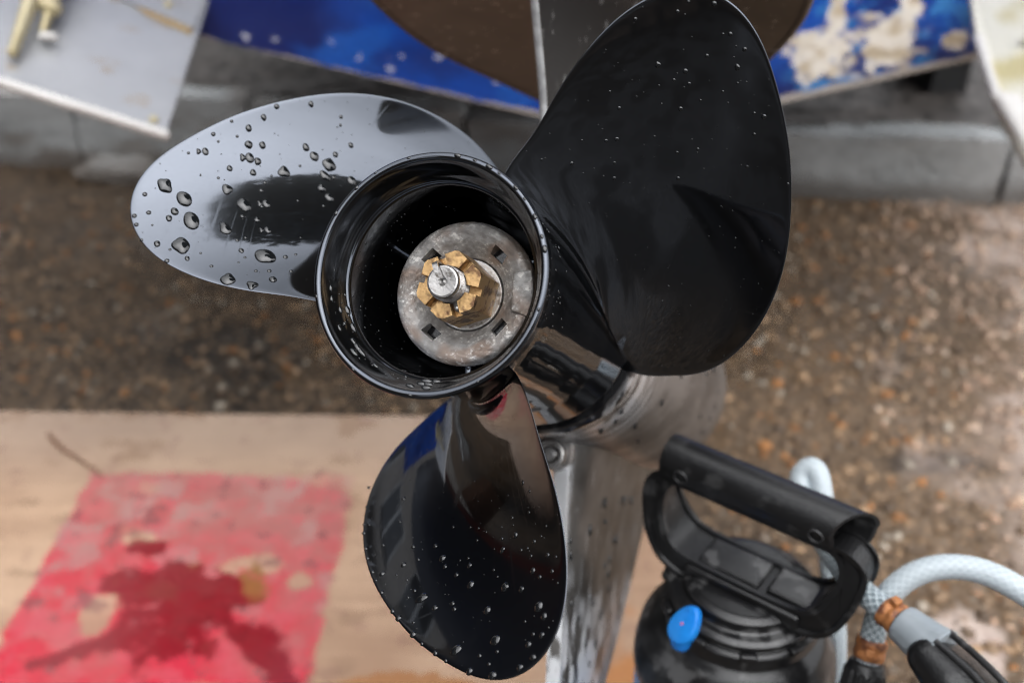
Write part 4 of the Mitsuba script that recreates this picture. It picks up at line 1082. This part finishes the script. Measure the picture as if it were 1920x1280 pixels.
NTH = 'first,second,third,fourth,fifth,sixth,seventh,eighth,ninth,tenth,eleventh,twelfth,thirteenth,fourteenth,fifteenth,sixteenth,seventeenth,eighteenth'.split(',')
rim = [(75, 1.5), (66, .9), (58, 1.6), (52, .8), (41, 1.2), (34, .8), (24, 1.3), (14, 1.0), (8, 1.7), (-20, .8), (-64, .7), (130, 1.1), (146, 1.2), (188, .7), (230, .8), (262, 1.0), (100, .8), (118, .7)]
for i, (dg, q) in enumerate(sorted(rim, key=lambda t: (90 - t[0]) % 360)):
    solo('water_drop', on_rev(-0.0006, .0551, math.radians(dg), -1, 0.05, q * .0008, q * .0005, .1, (1.5, .9), i), 'bead', f'water bead clinging to the rim of the propeller hub, {NTH[i]} clockwise from the top', 'water drop', 'beads along the rim of the hub', smooth=True)
for i in range(26):
    dg = g_.uniform(178, 275)
    q = g_.uniform(.5, 1.9)
    a_ = g_.choice([.0065, .0100, .0142])
    r_ = np.interp(a_, [.004, .008, .012, .0145], [.0525, .05, .0482, .0473])
    solo('water_drop', on_rev(a_, r_, math.radians(dg), -.75, -.65, q * .0009, q * .0006, .1, (1.7 if q > 1.1 else 1.2, .9), 50 + i), 'bead', 'water bead inside the flared mouth of the hub', 'water drop', 'beads inside the mouth of the hub', smooth=True)
for i in range(120):
    a_ = g_.uniform(.018, .075); dg = g_.uniform(100, 290)
    rad = g_.uniform(.0002, .0007)
    tiny.append(on_rev(a_, np.interp(a_, [.0175, .03, .06, .19], [.0454, .0458, .046, .044]) - .00005, math.radians(dg), 0, -1, rad, rad * .7, small=True))
for i in range(46):
    a_ = g_.uniform(.008, .06); dg = g_.uniform(-25, 42)
    rad = g_.uniform(.0003, .0008) * (1 if g_.random() < .8 else 1.5)
    tiny.append(on_rev(a_, np.interp(a_, prof_out[::-1, 0], prof_out[::-1, 1]), math.radians(dg), 0, 1, rad, rad * .6, small=True))
for i in range(60):
    a_ = g_.uniform(.003, .014); dg = g_.uniform(170, 300)
    rad = g_.uniform(.0002, .0005)
    tiny.append(on_rev(a_, np.interp(a_, [.004, .008, .012, .0145], [.0525, .05, .0482, .0473]), math.radians(dg), -.75, -.65, rad, rad * .65, small=True))
solo('water_droplets', cat_(*tiny), 'bead', 'fine spray of tiny water droplets over the propeller', None, smooth=True, kind='stuff')
# dark beads on the gearcase and skeg
dk = []
for i in range(26):
    s_ = g_.uniform(.10, .24); a_ = g_.uniform(.27, .45 - .6 * (s_ - .1))
    q = (a_ - .262) / (np.interp(s_, [.08, .12, .17, .22, .25], [.665, .61, .54, .47, .42]) - .262)
    h_ = np.interp(s_, [.05, .12, .27], [.024, .015, .0065]) * math.sin(math.pi * q ** .62) ** .8 + .022 * math.exp(-abs(s_ - .062) / .016) * math.sin(math.pi * q ** .6) ** .5
    o_ = O + a_ * A + h_ * SD + s_ * DN
    dk.append(at(cap_mesh(g_.uniform(.0012, .0028), .0012, 14, 5, .15, (1.5, .8), i), o_, DN, SD))
for i in range(22):
    a_ = g_.uniform(.225, .5); t = math.radians(g_.uniform(-70, 20))
    r_ = np.interp(a_, gp[:, 0], gp[:, 1])
    c, s = math.cos(t), math.sin(t)
    dk.append(at(cap_mesh(g_.uniform(.0012, .0028), .0012, 14, 5, .15, (1.5, .8), 40 + i), O + a_ * A + r_ * (c * E + s * U), P([0, 0, -1.0]), c * E + s * U))
solo('water_droplets', cat_(*dk), 'bead', 'run of water droplets on the grey gearcase and skeg', None, smooth=True, kind='stuff')

# ------------------------------------------------------------------ the yard round the camera, seen only in the reflections


def wall_with_windows(name, o, ex, w_, h_, bs, wins, label, roof='slate'):
    k = thing(name, label, 'building')
    ex = unit(ex); ey = np.cross(Z, ex)
    poly = sg.Polygon([(0, 0), (w_, 0), (w_, h_), (0, h_)])
    for x0, z0, x1, z1 in wins:
        poly = poly.difference(sg.box(x0, z0, x1, z1))
    m = prism(poly, .25); v = m.vertices.copy()
    m.vertices = o + v[:, :1] * ex + v[:, 1:2] * Z - v[:, 2:3] * ey * -1
    trimesh.repair.fix_normals(m)
    add('wall', m, bs, k, smooth=False)
    for x0, z0, x1, z1 in wins:
        fr = []
        for a_, b_, c_, d_ in ((x0, z0, x1, z0 + .06), (x0, z1 - .06, x1, z1), (x0, z0 + .06, x0 + .06, z1 - .06), (x1 - .06, z0 + .06, x1, z1 - .06), ((x0 + x1) / 2 - .03, z0 + .06, (x0 + x1) / 2 + .03, z1 - .06)):
            fr.append(at(trimesh.creation.box([c_ - a_, .06, d_ - b_]), o + ex * (a_ + c_) / 2 + Z * (b_ + d_) / 2 + ey * .12, ex))
        wk = add('window', cat_(*fr), 'white_frame', k, smooth=False)
        add('pane', at(trimesh.creation.box([x1 - x0, .01, z1 - z0]), o + ex * (x0 + x1) / 2 + Z * (z0 + z1) / 2 + ey * .16, ex), 'window_dark', wk, smooth=False)
    rp = [(-.3, -.3, h_), (w_ + .3, -.3, h_), (w_ + .3, 3.5, h_ + 1.6), (-.3, 3.5, h_ + 1.6)]
    q = np.array([o + ex * a_ + ey * b_ + Z * c_ for a_, b_, c_ in rp])
    add('roof', slab(q, unit(np.cross(q[1] - q[0], q[3] - q[0])), .12), roof, k, smooth=False)
    for a_ in (0, w_):
        add('side_wall', at(trimesh.creation.box([3.2, .2, h_]), o + ex * np.clip(a_, .1, w_ - .1) + ey * 1.85 + Z * h_ / 2, ey), bs, k, smooth=False)
    return k


wall_with_windows('workshop', P([-7.5, 4.2, 0]), unit([5.0, 2.6, 0]), 6.0, 5.2, 'render_wall', [(0.7, .9, 1.9, 2.3), (2.6, .9, 3.8, 2.3), (4.4, .9, 5.5, 2.3), (0.7, 3.3, 1.9, 4.6), (2.6, 3.3, 3.8, 4.6), (4.4, 3.3, 5.5, 4.6)], 'pale rendered workshop with dark windows, mirrored in the lower blade')
wall_with_windows('boat_shed', P([-4.2, -5.0, 0]), [0, 1, 0], 7.6, 3.9, 'dark_boards', [(3.0, 1.0, 4.2, 2.2), (5.5, 1.0, 6.5, 2.2)], 'dark boarded shed to the left, mirrored in the lower blade')
wall_with_windows('boat_shed', P([6.5, -5.2, 0]), [-1, 0, 0], 10.0, 3.4, 'dark_boards', [(3.0, 1.0, 4.2, 2.2), (7, 1.0, 8.0, 2.2)], 'dark boarded shed behind the viewpoint, mirrored in the right blade')
# tree overhanging the yard on the right
tr = thing('tree', 'tree overhanging the yard, its crown mirrored as a dark patch in the left blade', 'tree')
tk = spline([[3.5, 2.9, -.1], [3.45, 2.8, 1.4], [3.2, 2.5, 3.0], [2.6, 2.05, 4.2], [2.25, 1.85, 5.6]], 30)
add('trunk', tube(tk, np.linspace(.17, .03, 30), 14), 'tree_bark', tr)
g2 = np.random.default_rng(11)
br, lv, lf, nl = [], [], [], 0
cc = np.array([2.2, 1.82, 4.95])
for i in range(26):
    s0 = tk[g2.integers(15, 29)]; d_ = unit(g2.normal(size=3)); e0 = cc + d_ * 1.55 * g2.uniform(.5, .95)
    br.append(tube(spline([s0, (s0 + e0) / 2 + [0, 0, .12], e0], 8), np.linspace(.035, .006, 8), 6))
while nl < 4 * 14000:
    d_ = unit(g2.normal(size=3)); p_ = cc + d_ * 1.7 * g2.uniform(0, 1) ** .4 * (.86 + .3 * meshkit.fbm(d_ * 2.3 + 5, 3))
    u_ = unit(g2.normal(size=3)); w_ = unit(np.cross(u_, g2.normal(size=3))); L_ = g2.uniform(.07, .125)
    lv.append(np.array([p_ - u_ * L_, p_ + w_ * L_ * .5, p_ + u_ * L_, p_ - w_ * L_ * .5])); lf.append(np.array([[0, 1, 2], [0, 2, 3]]) + nl); nl += 4
add('branches', cat_(*br), 'tree_bark', tr)
add('crown', tm(np.concatenate(lv), np.concatenate(lf)), 'leaf', tr, smooth=False)
# dinghy laid up on the left, mirrored blue in the lower blade
din = thing('dinghy', 'small navy dinghy with red bottom standing on blocks to the left', 'dinghy')
sec = []
for t in np.linspace(0, 1, 14):
    w_ = .62 * (1 - max(0, t - .35) ** 2 / .65 ** 2 * .98)
    zb = .42 + .5 * max(0, t - .4) ** 2
    prof_ = [(-w_, 1.15 + .15 * t), (-w_ * .95, .85 + .1 * t), (-w_ * .7, zb + .12), (0, zb), (w_ * .7, zb + .12), (w_ * .95, .85 + .1 * t), (w_, 1.15 + .15 * t)]
    sec.append([[-2.0 + x_, 0.1 + 3.0 * t, z_] for x_, z_ in prof_])
sec = np.array(sec)
add('topside', cat_(tm(sec[:, :3].reshape(-1, 3), grid_faces(14, 3)), tm(sec[:, 4:].reshape(-1, 3), grid_faces(14, 3)), tm(sec[0], [[0, 6, 5], [0, 5, 1], [1, 5, 4], [1, 4, 2], [2, 4, 3]])), 'boat_navy', din, smooth=30)
add('bottom', tm(sec[:, 2:5].reshape(-1, 3), grid_faces(14, 3)), 'boat_red', din, smooth=False)
for y_ in (.6, 2.0):
    add('block', at(rbox(.5, .2, .42, .01), [-2.0, y_, .205]), 'rusty_post', din)
